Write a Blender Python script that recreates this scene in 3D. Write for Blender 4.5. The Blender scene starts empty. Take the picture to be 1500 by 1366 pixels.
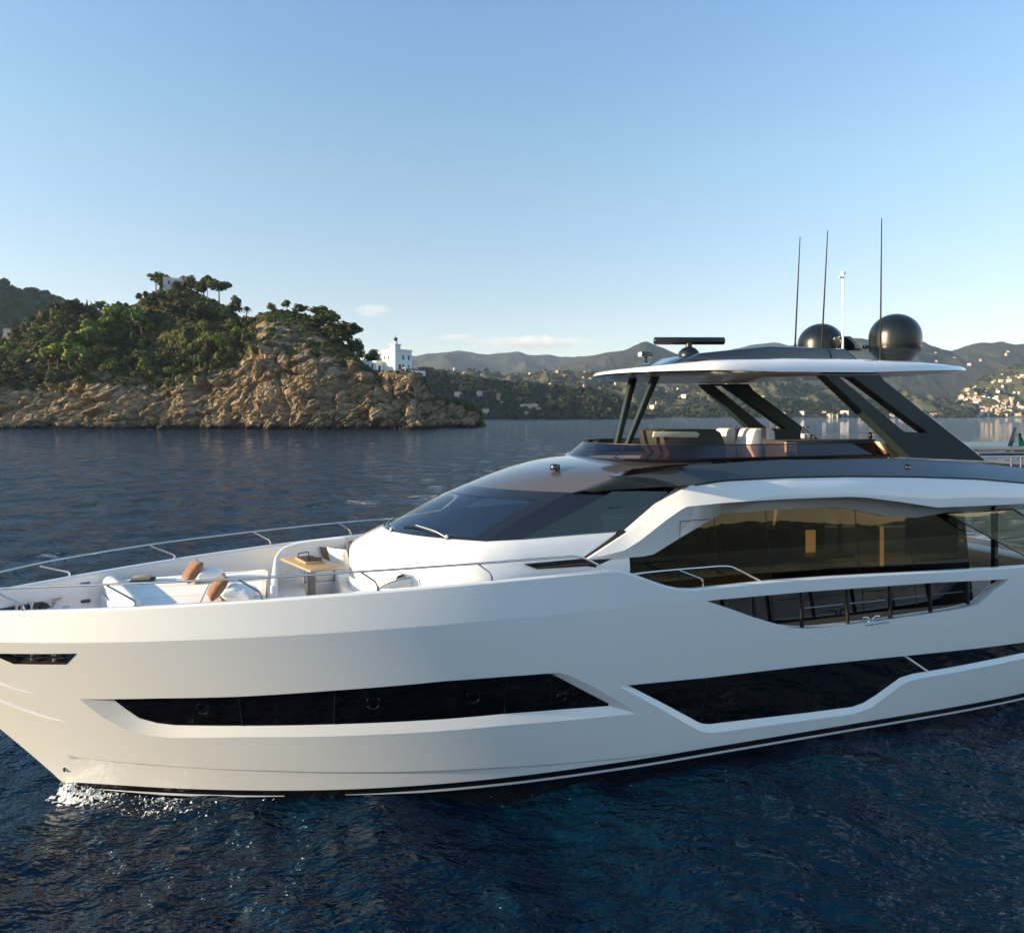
import bpy, bmesh, math, random
import numpy as np
from mathutils import Vector, Matrix
from mathutils.geometry import delaunay_2d_cdt
rad = math.radians
random.seed(7)
scene = bpy.context.scene
col = scene.collection

# ---------------------------------------------------------------- camera
EYE = 6.7                      # drone height over the water
FOC, CX, HY = 1000.0, 750.0, 608.0
cam_d = bpy.data.cameras.new('camera'); cam = bpy.data.objects.new('camera', cam_d); col.objects.link(cam)
cam.location = (0, 0, EYE); cam.rotation_euler = (rad(90), 0, 0)
cam_d.sensor_width = 36; cam_d.lens = 24.0
cam_d.shift_y = -(683 - HY) / 1500.0
cam_d.clip_start = 0.5; cam_d.clip_end = 60000
scene.camera = cam

# ---------------------------------------------------------------- sky, sun, exposure
SUN_EL, SUN_AZ = rad(12.0), rad(14.5)        # azimuth: degrees in front of straight left
sun_dir = Vector((-math.cos(SUN_AZ) * math.cos(SUN_EL), -math.sin(SUN_AZ) * math.cos(SUN_EL), math.sin(SUN_EL)))
world = bpy.data.worlds.new('World'); scene.world = world; world.use_nodes = True
wn, wl = world.node_tree.nodes, world.node_tree.links
wn.clear()
w_out = wn.new('ShaderNodeOutputWorld'); w_bg = wn.new('ShaderNodeBackground'); w_sky = wn.new('ShaderNodeTexSky')
w_sky.sky_type = 'NISHITA'; w_sky.sun_disc = False
w_sky.sun_elevation = SUN_EL
w_sky.sun_rotation = math.atan2(sun_dir.x, sun_dir.y)
w_sky.altitude = 0; w_sky.air_density = 1.0; w_sky.dust_density = 0.1; w_sky.ozone_density = 3.0
w_bg.inputs['Strength'].default_value = 0.15
# sky colour graded by elevation: takes the yellow out of the lowest degrees
w_geo = wn.new('ShaderNodeTexCoord'); w_sep = wn.new('ShaderNodeSeparateXYZ'); w_map = wn.new('ShaderNodeValToRGB'); w_mul = wn.new('ShaderNodeMix')
w_mul.data_type = 'RGBA'; w_mul.blend_type = 'MULTIPLY'; w_mul.inputs[0].default_value = 1.0
el_ = w_map.color_ramp.elements; el_[0].position = 0.0; el_[0].color = (1.0, .72, .645, 1); el_[1].position = 1.0; el_[1].color = (.97, 1.0, .96, 1)
for po_, c_ in ((.16, (1.03, .76, .635)), (.34, (1.09, .935, .77)), (.54, (1.0, 1.0, .96))):
    e_ = el_.new(po_); e_.color = (*c_, 1)
wl.new(w_geo.outputs['Generated'], w_sep.inputs[0]); wl.new(w_sep.outputs['Z'], w_map.inputs['Fac']); wl.new(w_map.outputs['Color'], w_mul.inputs[7])
wl.new(w_sky.outputs[0], w_mul.inputs[6]); wl.new(w_mul.outputs[2], w_bg.inputs['Color']); wl.new(w_bg.outputs[0], w_out.inputs['Surface'])
sun_d = bpy.data.lights.new('sun', 'SUN'); sun = bpy.data.objects.new('sun', sun_d); col.objects.link(sun)
sun_d.energy = 5.0; sun_d.angle = rad(0.5); sun_d.color = (1.0, 0.79, 0.50)
sun.rotation_euler = sun_dir.to_track_quat('Z', 'Y').to_euler()
scene.view_settings.view_transform = 'Standard'; scene.view_settings.look = 'None'
scene.view_settings.exposure = 1.25; scene.view_settings.gamma = 1.0
scene.cycles.max_bounces = 8; scene.cycles.transparent_max_bounces = 16
scene.cycles.caustics_reflective = False; scene.cycles.caustics_refractive = False; scene.cycles.volume_bounces = 2

# ---------------------------------------------------------------- yacht frame: s runs aft from the bow at the waterline, t to starboard (away), z up
TH = rad(18.0); CT, ST = math.cos(TH), math.sin(TH)
OX, OY = -7.83, 12.14
YM = Matrix.Translation((OX, OY, 0)) @ Matrix.Rotation(TH, 4, 'Z')
def world_of(p): return YM @ Vector(p)
def ray(px, py): return (px - CX) / FOC, (py - HY) / FOC
def loc(px, py, Y):
    a, b = ray(px, py)
    X = a * Y - OX; V = Y - OY
    return Vector((X * CT + V * ST, -X * ST + V * CT, EYE - b * Y))
def PT(px, py, t0, k=0.0, z0=0.0):
    """point of a photo ray on the lengthwise plane t = t0 + k (z - z0), yacht frame"""
    a, b = ray(px, py)
    A = CT - ST * a; B = OX * ST - OY * CT
    Y = (t0 + k * (EYE - z0) - B) / (A + k * b)
    return loc(px, py, Y)
def PZ(px, py, z):
    a, b = ray(px, py)
    return loc(px, py, (EYE - z) / b)

# ---------------------------------------------------------------- mesh helpers
def newobj(name, me, mat=None, parent=None):
    o = bpy.data.objects.new(name, me); col.objects.link(o)
    if mat is not None:
        for m in (mat if isinstance(mat, (list, tuple)) else [mat]): me.materials.append(m)
    if parent is not None: o.parent = parent
    return o
def mesh(name, vs, fs, smooth=False, angle=None):
    me = bpy.data.meshes.new(name); me.from_pydata([tuple(v) for v in vs], [], fs); me.update()
    if smooth or angle is not None:
        me.polygons.foreach_set('use_smooth', [True] * len(me.polygons))
        if angle is not None: me.set_sharp_from_angle(angle=rad(angle))
    return me
def np_mesh(name, V, F, smooth=True):
    """V (n,3) array, F (m,k) array of equal-sized faces"""
    me = bpy.data.meshes.new(name); n, (m, k) = len(V), F.shape
    me.vertices.add(n); me.vertices.foreach_set('co', np.ascontiguousarray(V, np.float32).ravel())
    me.loops.add(m * k); me.loops.foreach_set('vertex_index', np.ascontiguousarray(F, np.int32).ravel())
    me.polygons.add(m); me.polygons.foreach_set('loop_start', np.arange(0, m * k, k, dtype=np.int32))
    me.polygons.foreach_set('use_smooth', np.full(m, smooth)); me.update(calc_edges=True); me.validate()
    return me
def grid_faces(r, c, flip=False):
    i = np.arange(r - 1)[:, None] * c + np.arange(c - 1)[None, :]
    q = np.stack([i, i + 1, i + c + 1, i + c], -1).reshape(-1, 4)
    return q[:, ::-1] if flip else q
class MB:
    def __init__(s): s.v, s.f, s.m = [], [], []
    def add(s, vs, fs, mi=0):
        o = len(s.v); s.v += [Vector(v) for v in vs]; s.f += [[i + o for i in f] for f in fs]; s.m += [mi] * len(fs); return s
    def box(s, lo, hi, mi=0):
        (x0, y0, z0), (x1, y1, z1) = lo, hi
        return s.add([(x0,y0,z0),(x1,y0,z0),(x1,y1,z0),(x0,y1,z0),(x0,y0,z1),(x1,y0,z1),(x1,y1,z1),(x0,y1,z1)],
                     [[0,3,2,1],[4,5,6,7],[0,1,5,4],[1,2,6,5],[2,3,7,6],[3,0,4,7]], mi)
    def tube(s, path, r, n=8, mi=0, cap=True):
        P = [Vector(p) for p in path]; R = r if isinstance(r, (list, tuple)) else [r] * len(P)
        vs, fs, nrm = [], [], None
        for i, p in enumerate(P):
            d = (P[min(i + 1, len(P) - 1)] - P[max(i - 1, 0)]).normalized()
            if nrm is None: nrm = d.orthogonal().normalized()
            nrm = (nrm - d * nrm.dot(d)).normalized(); b = d.cross(nrm)
            for k in range(n):
                a = 2 * math.pi * k / n; vs.append(p + (nrm * math.cos(a) + b * math.sin(a)) * R[i])
        for i in range(len(P) - 1):
            for k in range(n):
                fs.append([i*n+k, i*n+(k+1)%n, (i+1)*n+(k+1)%n, (i+1)*n+k])
        if cap: fs += [list(range(n))[::-1], [(len(P)-1)*n+k for k in range(n)]]
        return s.add(vs, fs, mi)
    def lathe(s, prof, n=24, c=(0,0,0), mi=0):
        vs, fs = [], []
        for r, z in prof:
            for k in range(n):
                a = 2*math.pi*k/n; vs.append((c[0]+r*math.cos(a), c[1]+r*math.sin(a), c[2]+z))
        for i in range(len(prof)-1):
            for k in range(n): fs.append([i*n+k, i*n+(k+1)%n, (i+1)*n+(k+1)%n, (i+1)*n+k])
        fs += [list(range(n))[::-1], [(len(prof)-1)*n+k for k in range(n)]]
        return s.add(vs, fs, mi)
    def strip(s, A, B, mi=0):
        n = len(A); return s.add(list(A)+list(B), [[i, i+1, n+i+1, n+i] for i in range(n-1)], mi)
    def solid(s, poly, d, mi=0):
        """closed outline (3D points) pushed along d"""
        n = len(poly); d = Vector(d)
        return s.add(list(poly)+[Vector(p)+d for p in poly], [list(range(n)), [n+i for i in range(n)][::-1]]+[[i, n+i, n+(i+1)%n, (i+1)%n] for i in range(n)], mi)
    def build(s, name, mat, parent=None, angle=35, bevel=0, seg=2, sub=0, weld=0.0):
        bm = bmesh.new(); bv = [bm.verts.new(v) for v in s.v]
        for f, mi in zip(s.f, s.m):
            try:
                F = bm.faces.new([bv[i] for i in f]); F.material_index = mi
            except ValueError: pass
        if weld: bmesh.ops.remove_doubles(bm, verts=bm.verts, dist=weld)
        bmesh.ops.recalc_face_normals(bm, faces=bm.faces)
        if bevel:
            es = [e for e in bm.edges if e.is_manifold and e.calc_face_angle(0) > rad(30)]
            bmesh.ops.bevel(bm, geom=es, offset=bevel, segments=seg, affect='EDGES', profile=0.5, clamp_overlap=True)
        me = bpy.data.meshes.new(name); bm.to_mesh(me); bm.free()
        me.polygons.foreach_set('use_smooth', [True]*len(me.polygons)); me.set_sharp_from_angle(angle=rad(angle))
        return newobj(name, me, mat, parent)
def resample(pts, n):
    P = [Vector(p) for p in pts]; L = [0]
    for a, b in zip(P, P[1:]): L.append(L[-1] + (b - a).length)
    out = []
    for k in range(n):
        d = L[-1] * k / (n - 1); i = 0
        while i < len(P) - 2 and L[i+1] < d: i += 1
        out.append(P[i].lerp(P[i+1], (d - L[i]) / max(1e-9, L[i+1] - L[i])))
    return out
def smooth_path(pts, n=8):
    """Catmull-Rom through pts"""
    P = [Vector(p) for p in pts]; out = []
    for i in range(len(P)-1):
        p0, p1, p2, p3 = P[max(i-1,0)], P[i], P[i+1], P[min(i+2,len(P)-1)]
        for k in range(n):
            u = k/n
            out.append(0.5*((2*p1)+(p2-p0)*u+(2*p0-5*p1+4*p2-p3)*u*u+(3*p1-p0-3*p2+p3)*u**3))
    return out+[P[-1]]
def fillet(pts, r, n=6):
    """open 3D polyline with rounded inner corners"""
    P = [Vector(p) for p in pts]; out = [P[0]]
    for a, b, c in zip(P, P[1:], P[2:]):
        k = min(r, (a-b).length*.48, (c-b).length*.48)
        p, q = b+(a-b).normalized()*k, b+(c-b).normalized()*k
        out += [p.lerp(b, i/n).lerp(b.lerp(q, i/n), i/n) for i in range(n+1)]
    return out+[P[-1]]
def tag(o, label=None, cat=None, group=None, kind=None):
    for k, v in (('label', label), ('category', cat), ('group', group), ('kind', kind)):
        if v: o[k] = v
    return o
def empty(name, p=(0,0,0), rz=0.0, label=None, cat=None, group=None):
    o = bpy.data.objects.new(name, None); col.objects.link(o); o.location = p; o.rotation_euler = (0,0,rz)
    return tag(o, label, cat, group)
def copy_tree(o, parent=None):
    kids = [c for c in col.objects if c.parent == o] if parent is None and o.name not in KIDS else KIDS.get(o.name, [])
    c = o.copy(); col.objects.link(c); c.parent = parent
    for ch in kids: copy_tree(ch, c)
    return c
KIDS = {}

# ---------------------------------------------------------------- noise (numpy)
def _hash(i, j, k, seed):
    n = (i.astype(np.int64)*374761393 + j.astype(np.int64)*668265263 + k.astype(np.int64)*2147483647 + seed*1274126177) & 0xffffffff
    n = ((n ^ (n >> 13)) * 1274126177) & 0xffffffff
    n = ((n ^ (n >> 16)) * 2246822519) & 0xffffffff
    return ((n ^ (n >> 15)) & 0xffffff) / float(0xffffff)
def vnoise(P, seed=0):
    I = np.floor(P).astype(np.int64); F = P - I; F = F*F*F*(F*(F*6-15)+10)
    r = 0
    for a in (0, 1):
        wa = F[..., 0] if a else 1 - F[..., 0]
        for b in (0, 1):
            wb = F[..., 1] if b else 1 - F[..., 1]
            for c in (0, 1):
                wc = F[..., 2] if c else 1 - F[..., 2]
                r = r + wa*wb*wc*_hash(I[..., 0]+a, I[..., 1]+b, I[..., 2]+c, seed)
    return r*2 - 1
def fbm(P, oct=4, seed=0, gain=.5, ridged=False):
    r, a = 0, 1.0
    for o in range(oct):
        n = vnoise(P * 2.03**o + 17.3*o, seed+o)
        r = r + a*((1-2*np.abs(n)) if ridged else n); a *= gain
    return r

# ---------------------------------------------------------------- materials
def mat(name, base=(.8,.8,.8), rough=.5, metal=0.0, coat=0.0, spec=.5, bump=0.0, bscale=20.0, var=0.0, vscale=4.0, sheen=0.0, crough=.03):
    m = bpy.data.materials.new(name); m.use_nodes = True; nt = m.node_tree
    b = nt.nodes['Principled BSDF']; b.inputs['Base Color'].default_value = (*base, 1); b.inputs['Roughness'].default_value = rough
    b.inputs['Metallic'].default_value = metal; b.inputs['Coat Weight'].default_value = coat; b.inputs['Coat Roughness'].default_value = crough
    b.inputs['Specular IOR Level'].default_value = spec; b.inputs['Sheen Weight'].default_value = sheen
    tc = nt.nodes.new('ShaderNodeTexCoord')
    if var:
        n = nt.nodes.new('ShaderNodeTexNoise'); n.inputs['Scale'].default_value = vscale; n.inputs['Detail'].default_value = 5
        nt.links.new(tc.outputs['Object'], n.inputs['Vector'])
        mx = nt.nodes.new('ShaderNodeMix'); mx.data_type = 'RGBA'
        mx.inputs[6].default_value = (*[c*(1-var) for c in base], 1); mx.inputs[7].default_value = (*[min(1, c*(1+var)) for c in base], 1)
        nt.links.new(n.outputs['Fac'], mx.inputs[0]); nt.links.new(mx.outputs[2], b.inputs['Base Color'])
    if bump:
        n = nt.nodes.new('ShaderNodeTexNoise'); n.inputs['Scale'].default_value = bscale; n.inputs['Detail'].default_value = 4
        nt.links.new(tc.outputs['Object'], n.inputs['Vector'])
        bp = nt.nodes.new('ShaderNodeBump'); bp.inputs['Strength'].default_value = bump; bp.inputs['Distance'].default_value = .02
        nt.links.new(n.outputs['Fac'], bp.inputs['Height']); nt.links.new(bp.outputs[0], b.inputs['Normal'])
    return m
def glass(name, tint, gloss=(1,1,1), ior=1.5, rough=0.0, extra=0.0):
    """tinted pane: see-through tint under a mirror film that strengthens at grazing angles"""
    m = bpy.data.materials.new(name); m.use_nodes = True; nt = m.node_tree; nt.nodes.clear()
    o = nt.nodes.new('ShaderNodeOutputMaterial'); mx = nt.nodes.new('ShaderNodeMixShader'); fr = nt.nodes.new('ShaderNodeFresnel')
    tr = nt.nodes.new('ShaderNodeBsdfTransparent'); gl = nt.nodes.new('ShaderNodeBsdfGlossy')
    tr.inputs[0].default_value = (*tint, 1); gl.inputs['Color'].default_value = (*gloss, 1); gl.inputs['Roughness'].default_value = rough
    fr.inputs[0].default_value = ior; ad = nt.nodes.new('ShaderNodeMath'); ad.operation = 'ADD'; ad.use_clamp = True
    ad.inputs[1].default_value = extra
    nt.links.new(fr.outputs[0], ad.inputs[0]); nt.links.new(ad.outputs[0], mx.inputs[0])
    nt.links.new(tr.outputs[0], mx.inputs[1]); nt.links.new(gl.outputs[0], mx.inputs[2]); nt.links.new(mx.outputs[0], o.inputs[0])
    return m
M = {}
M['gel'] = mat('white_gelcoat', (.87,.87,.85), .17, coat=.8, bump=.03, bscale=1.1)
M['gelin'] = mat('white_moulding', (.82,.78,.75), .35, coat=.2)
M['boot'] = mat('black_antifouling', (.006,.007,.010), .25, coat=.3)
M['stripe'] = mat('white_boot_stripe', (.75,.75,.75), .3)
M['black'] = mat('black_gloss_paint', (.010,.011,.013), .12, coat=1.0)
M['dark'] = mat('dark_matt_trim', (.012,.012,.013), .45)
M['graph'] = mat('graphite_metallic_paint', (.040,.050,.058), .3, metal=.1, coat=.9)
M['archp'] = mat('grey_green_arch_paint', (.026,.038,.040), .55, metal=0.0, coat=.08, spec=.25)
M['roofp'] = mat('dark_roof_paint', (.10,.096,.098), .2, metal=.2, coat=1.0)
M['steel'] = mat('polished_steel', (.62,.61,.60), .16, metal=1.0)
M['hglass'] = mat('black_hull_glass', (.004,.003,.004), .06, coat=.3)
M['seam'] = mat('dark_glass_joint', (.009,.009,.010), .35)
M['wglass'] = glass('windscreen_glass', (.56,.59,.61), ior=1.6, extra=.12)
M['sglass'] = glass('bronze_saloon_glass', (.09,.075,.05), (.95,.84,.60), ior=1.65, extra=.0)
M['sideglass'] = glass('grey_side_glass', (.36,.42,.43), (.9,1,1), ior=1.6, extra=.03)
M['fglass'] = glass('smoked_flybridge_screen', (.40,.25,.21), (.9,.9,.95), ior=1.5, extra=.02)
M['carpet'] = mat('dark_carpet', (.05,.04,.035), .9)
M['teak'] = mat('teak', (.36,.22,.11), .5, var=.25, vscale=14, bump=.1)
M['wood'] = mat('pale_oak', (.46,.31,.16), .38, var=.15, vscale=9)
M['white_fab'] = mat('white_outdoor_fabric', (.80,.77,.72), .85, bump=.25, bscale=60, sheen=.2)
M['terra'] = mat('terracotta_fabric', (.22,.10,.048), .9, bump=.35, bscale=70, sheen=.3)
M['brown_fab'] = mat('dark_brown_fabric', (.06,.045,.04), .9, bump=.3, bscale=70)
M['beige'] = mat('beige_leather', (.62,.52,.40), .5)
M['greyleg'] = mat('grey_table_leg', (.22,.22,.23), .35, metal=.5)
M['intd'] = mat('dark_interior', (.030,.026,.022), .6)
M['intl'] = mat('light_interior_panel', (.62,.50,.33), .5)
M['dome'] = mat('black_radome', (.006,.009,.010), .3, coat=.12)
M['ant'] = mat('black_antenna', (.008,.008,.009), .6, spec=.2)
M['wpaint'] = mat('white_paint', (.8,.8,.8), .4)
# ---------------------------------------------------------------- hull surface
def zg(s): s = min(s, 12); return 3.583 + .055*s - .002*s*s
def zk(s): s = max(-3, min(s, 14)); return ZK[0] + ZK[1]*s + ZK[2]*s*s
ZK = (3.135, .03, -.0018)
def sm(x, a, b):
    u = max(0, min(1, (x-a)/(b-a))); return u*u*(3-2*u)
def half(s, z):
    k = zk(s); w = min(z/k, 1.0); wp = max(w, 0.0)
    s0 = -2.8*wp**1.08 + max(0, -z)*.9; wq = wp*(1.8-.8*wp); B = 2.63 + .37*wq; L = 11.0 + .5*wp; n = 2.07 + .43*wq
    x = max(0.0, min(1.0, (s-s0)/L)); b = B*(1-(1-x)**n)
    if s > 17: b -= .012*(s-17)**2
    if z > k:
        tum = .085*(1-sm(s, 3, 12)); b -= tum*min(1.3, (z-k)/.62)*min(1, max(0, (s+2.8)/1.2))
    zc = ZC[0] + ZC[1]*s + ZC[2]*s*s
    b -= .030*max(0, min(1, (zc-z+.004)/.034))*sm(x, 0, .08)*(1-sm(s, 8.5, 11))
    return max(b, 0.0)
ZC = (.81, -.041, 0.0)
def hull3(s, z): return Vector((s, -half(s, z), z))
def hnorm(s, z):
    e = .004
    ds = Vector((2*e, -(half(s+e, z)-half(s-e, z)), 0)); dz = Vector((0, -(half(s, z+e)-half(s, z-e)), 2*e))
    n = ds.cross(dz); n.normalize()
    return n if n.y < 0 else -n
def HP(px, py):
    t = -2.6
    for i in range(60):
        p = PT(px, py, t); q = -half(p.x, p.z); t = t*.5 + q*.5
    return p.x, p.z

def zboot(s): return .225 + .115*sm(s, 3.5, 11) - .008*max(0, s-11)
SEND = 24.0
def ztop(s):
    """upper edge of the topsides, with the step down to the side-deck rail"""
    for a, b in zip(TOPS, TOPS[1:]):
        if a[0] <= s <= b[0]: return a[1] + (b[1]-a[1])*(s-a[0])/(b[0]-a[0])
    return TOPS[-1][1]
TOPS = [(s, zg(s)) for s in np.linspace(-2.95, 9.1, 60)] + [(9.3, 3.90), (9.55, 3.82), (9.95, 3.66), (10.25, 3.55), (10.5, 3.485), (10.8, 3.455), (11.4, 3.46), (12.5, 3.475), (14, 3.45), (16.5, 3.375), (19.4, 3.285), (22, 3.2), (24, 3.13)]
def stem_s(z):
    w = max(0, min(z/3.1, 1.0)); return -2.8*w**1.08 + max(0, -z)*.9 - max(0, z-3.1)*.12
def inside(p, poly):
    x, y = p; r = False; n = len(poly)
    for i in range(n):
        (x0, y0), (x1, y1) = poly[i], poly[i-1]
        if (y0 > y) != (y1 > y) and x < (x1-x0)*(y-y0)/(y1-y0)+x0: r = not r
    return r
def dens(poly, d, closed=True):
    out = []; n = len(poly)
    for i in range(n if closed else n-1):
        a, b = poly[i], poly[(i+1) % n]; L = math.hypot(b[0]-a[0], b[1]-a[1]); k = max(1, int(L/d))
        out += [(a[0]+(b[0]-a[0])*j/k, a[1]+(b[1]-a[1])*j/k) for j in range(k)]
    return out + ([] if closed else [poly[-1]])
def cdt_fill(outer, holes=(), lines=(), gx=.3, gz=.15):
    """triangulate a flat outline with holes and crease lines; returns points, triangles"""
    V, E = [], []
    def loop(P, closed=True):
        o = len(V); V.extend(P); n = len(P)
        E.extend([(o+i, o+(i+1) % n) for i in range(n if closed else n-1)])
    loop(outer)
    for h in holes: loop(h)
    for l in lines: loop(l, False)
    xs = [p[0] for p in outer]; zs = [p[1] for p in outer]
    for x in np.arange(min(xs)+gx*.5, max(xs), gx):
        for z in np.arange(min(zs)+gz*.5, max(zs), gz):
            if inside((x, z), outer) and not any(inside((x, z), h) for h in holes): V.append((float(x), float(z)))
    vs, es, fs, *_ = delaunay_2d_cdt([Vector(v) for v in V], E, [], 0, 1e-5)
    T = []
    for f in fs:
        c = (sum(vs[i].x for i in f)/3, sum(vs[i].y for i in f)/3)
        if inside(c, outer) and not any(inside(c, h) for h in holes): T.append(list(f))
    return [(v.x, v.y) for v in vs], T
def surf_mesh(name, pts, tris, mat, parent, fn=hull3, nf=hnorm, flip=False, side=-1):
    """flat triangulation lifted on to the hull side with the true surface normals"""
    vs = [fn(*p) for p in pts]
    if side > 0: vs = [Vector((v.x, -v.y, v.z)) for v in vs]
    me = bpy.data.meshes.new(name); F = []; N = []
    for t in tris:
        c = (sum(pts[i][0] for i in t)/3, sum(pts[i][1] for i in t)/3)
        a, b, d = [vs[i] for i in t]; n = (b-a).cross(d-a); t = list(t)
        if (n.y < 0) != (side < 0): t = t[::-1]
        F.append(t)
        for i in t:
            q = nf(pts[i][0]*.85+c[0]*.15, pts[i][1]*.85+c[1]*.15); N.append((q.x, q.y if side < 0 else -q.y, q.z))
    me.from_pydata(vs, [], F); me.update()
    me.polygons.foreach_set('use_smooth', [True]*len(F)); me.normals_split_custom_set(N)
    return newobj(name, me, mat, parent)

yacht = empty('yacht', (OX, OY, 0), TH, 'large white motor yacht with black window bands and a hardtop flybridge, filling the foreground', 'yacht')
# --- window outlines traced on the topsides: (rim, glass) pairs
W1 = [((116.7,1023.5),(156.7,1024)), ((133,1037),(168,1034)), ((150,1050),(180,1043)), ((187,1070),(200,1056.7)), ((217,1077),(226.7,1064)), ((250,1080),(253,1067)), ((353,1079),(353,1067.7)), ((480,1078),(480,1065.5)), ((653,1069.7),(653,1057)), ((740,1062),(740,1049)), ((826.6,1054.8),(826.6,1042)), ((932,1044.7),(894,1036.8)),
      ((924,1037),(894,1033)), ((870,1006),(855,1013)), ((838,990),(825,997)), ((822,985.5),(812.7,991)), ((802,986),(802,988)), ((740,990.5),(740,992.4)), ((653,997),(653,999)), ((480,1011.5),(480,1013.5)), ((347,1020),(347,1021.7)), ((233,1022.3),(233,1024))]
W2 = [((906.9,1004.5),(922.6,1006)), ((965,1036),(975,1033)), ((1020.5,1068),(1026,1060.5)), ((1028,1071),(1032,1062.5)), ((1040,1073),(1043,1063.5)), ((1057.8,1071.3),(1058,1061.5)), ((1186,1054),(1186,1046.6)), ((1252,1045),(1252,1038)), ((1277,1036),(1268.6,1032)), ((1293,1023.5),(1287,1020.5)), ((1324,1000.5),(1322,995)), ((1345,993.7),(1341,989)), ((1366,990),(1363,985.4)), ((1500,964),(1500,958.5)), ((1680,931),(1680,926)), ((1690,912),(1680,914)), ((1500,940.4),(1500,942)), ((1328,960),(1328.5,961.9)), ((1190,974),(1190,976)), ((1037,992),(1037,993.7))]
OPN = [(1035,880.3), (1048,878.3), (1180,866.5), (1372,852.8), (1478.6,847.7), (1470,855), (1457,863), (1444,876), (1431.7,885), (1405,891.5), (1372,896.8), (1286.6,909.6), (1201,919), (1182,920), (1167,919.4), (1150,917.5), (1133,913.0), (1105,904), (1073,892.5)]
FL = [(-70,951), (-20,956.5), (112,956.8), (108,961), (97,973), (20,972.2), (0,963.5), (-30,960)]
sz = lambda P: [HP(*p) for p in P]
w1r, w1g = sz([p for p, q in W1]), sz([q for p, q in W1])
w2r, w2g = sz([p for p, q in W2]), sz([q for p, q in W2])
opn, fl = sz(OPN), sz(FL)
def dens_pairs(A, B, d):
    a, b = [], []; n = len(A)
    for i in range(n):
        p, q, u, v = A[i], A[(i+1) % n], B[i], B[(i+1) % n]; k = max(1, int(max(math.dist(p, q), math.dist(u, v))/d))
        for j in range(k):
            f = j/k; a.append((p[0]+(q[0]-p[0])*f, p[1]+(q[1]-p[1])*f)); b.append((u[0]+(v[0]-u[0])*f, u[1]+(v[1]-u[1])*f))
    return a, b
w1r, w1g = dens_pairs(w1r, w1g, .25); w2r, w2g = dens_pairs(w2r, w2g, .25)
opn, fl = dens(opn, .2), dens(fl, .15)
bootl = [(float(s), zboot(s)) for s in np.arange(0.15, SEND+.01, .2)]
topl = [(s, z) for s, z in dens(TOPS, .2, False) if s > stem_s(z)+.0]
stem = [(stem_s(z), float(z)) for z in np.linspace(3.42, .19, 26)]
outer = bootl + [(SEND, 1.0), (SEND, 2.0)] + topl[::-1] + stem
outer = [p for i, p in enumerate(outer) if i == 0 or math.dist(p, outer[i-1]) > 1e-3]
knl = [(float(s), zk(s)) for s in np.arange(-2.6, 11.0, .25)]
chl = lambda o: [(float(s), ZC[0]+ZC[1]*s+o) for s in np.arange(.2, 11.2, .25)]
P, T = cdt_fill(outer, [w1r, w2r, opn, fl], [knl, chl(0.004), chl(-.03)])
hull = surf_mesh('hull', P, T, M['gel'], yacht)
P2, T2 = cdt_fill(outer, [], [knl], .5, .25)
surf_mesh('hull_side', P2, T2, M['gel'], yacht, side=1)
# black bottom paint and the thin white line in it
lo = [(max(.0, 0)+(-z)*.9 if z < 0 else -.0, z) for z in (.17, 0, -.3, -.6)]
bo = bootl + [(SEND, -.6)] + [(float(s), -.6) for s in np.arange(23.5, .6, -.5)] + [(.3, -.3), (.02, 0.0), (.0, .1)]
Pb, Tb = cdt_fill(bo, [], [], .4, .12)
surf_mesh('bottom_paint', Pb, Tb, M['boot'], yacht); surf_mesh('bottom_paint', Pb, Tb, M['boot'], yacht, side=1)
mb = MB()
for a, b in ((.3, 3.6), (4.6, 24)):
    ss = np.linspace(a, b, 90); up = [hull3(s, zboot(s)-.10) for s in ss]; dn = [hull3(s, zboot(s)-.10-.05*min(1, .2+(s-a)*.6, .35+(b-s)*.6)) for s in ss]
    off = Vector((0, -.022, 0)); mb.strip([p+off for p in up], [p+off for p in dn])
mb.build('waterline_stripe', M['stripe'], yacht)
def inset(s, z, d):
    n = hnorm(s, z); return hull3(s, z) - n*d
# recessed glass bands with their white chamfers
def window_band(r, g, depth, seams, ports, rimname='window_recess'):
    R = [hull3(*p) for p in r]; G = [inset(*p, depth) for p in g]; n = len(R)
    m = MB(); m.add(R+G, [[i, (i+1) % n, n+(i+1) % n, n+i] for i in range(n)]); m.build(rimname, M['gel'], yacht, 20)
    Pg, Tg = cdt_fill(g, [], [], .35, .2)
    w = surf_mesh('hull_window', Pg, Tg, M['hglass'], yacht, fn=lambda s, z: inset(s, z, depth+.004))
    for (x0, y0), (x1, y1) in seams:
        a, b = HP(x0, y0), HP(x1, y1)
        mm = MB(); mm.tube([inset(a[0]+(b[0]-a[0])*k/6, a[1]+(b[1]-a[1])*k/6, depth) for k in range(7)], .010, 6); mm.build('glass_joint', M['seam'], w)
    for (x, y, rr) in ports:
        s, z = HP(x, y); mm = MB()
        mm.tube([inset(s+rr*math.cos(k*math.pi/16), z+rr*math.sin(k*math.pi/16), depth+.001) for k in range(33)], .010, 6, cap=False); mm.build('porthole_ring', M['hglass'], w)
    return w
window_band(w1r, w1g, .075, [((347,1021.5),(353,1067.5)), ((490,1013),(488,1065)), ((745,992),(740,1049)), ((810,991),(808,1043))], [(294,1043,.10), (546,1034,.11), (694,1025,.11), (825,1024,.08)])
window_band(w2r, w2g, .075, [((1039,993),(1030,1062)), ((1194,976),(1186,1046)), ((1238,971),(1230,1040))], [(1070,1025,.10)])
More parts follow.
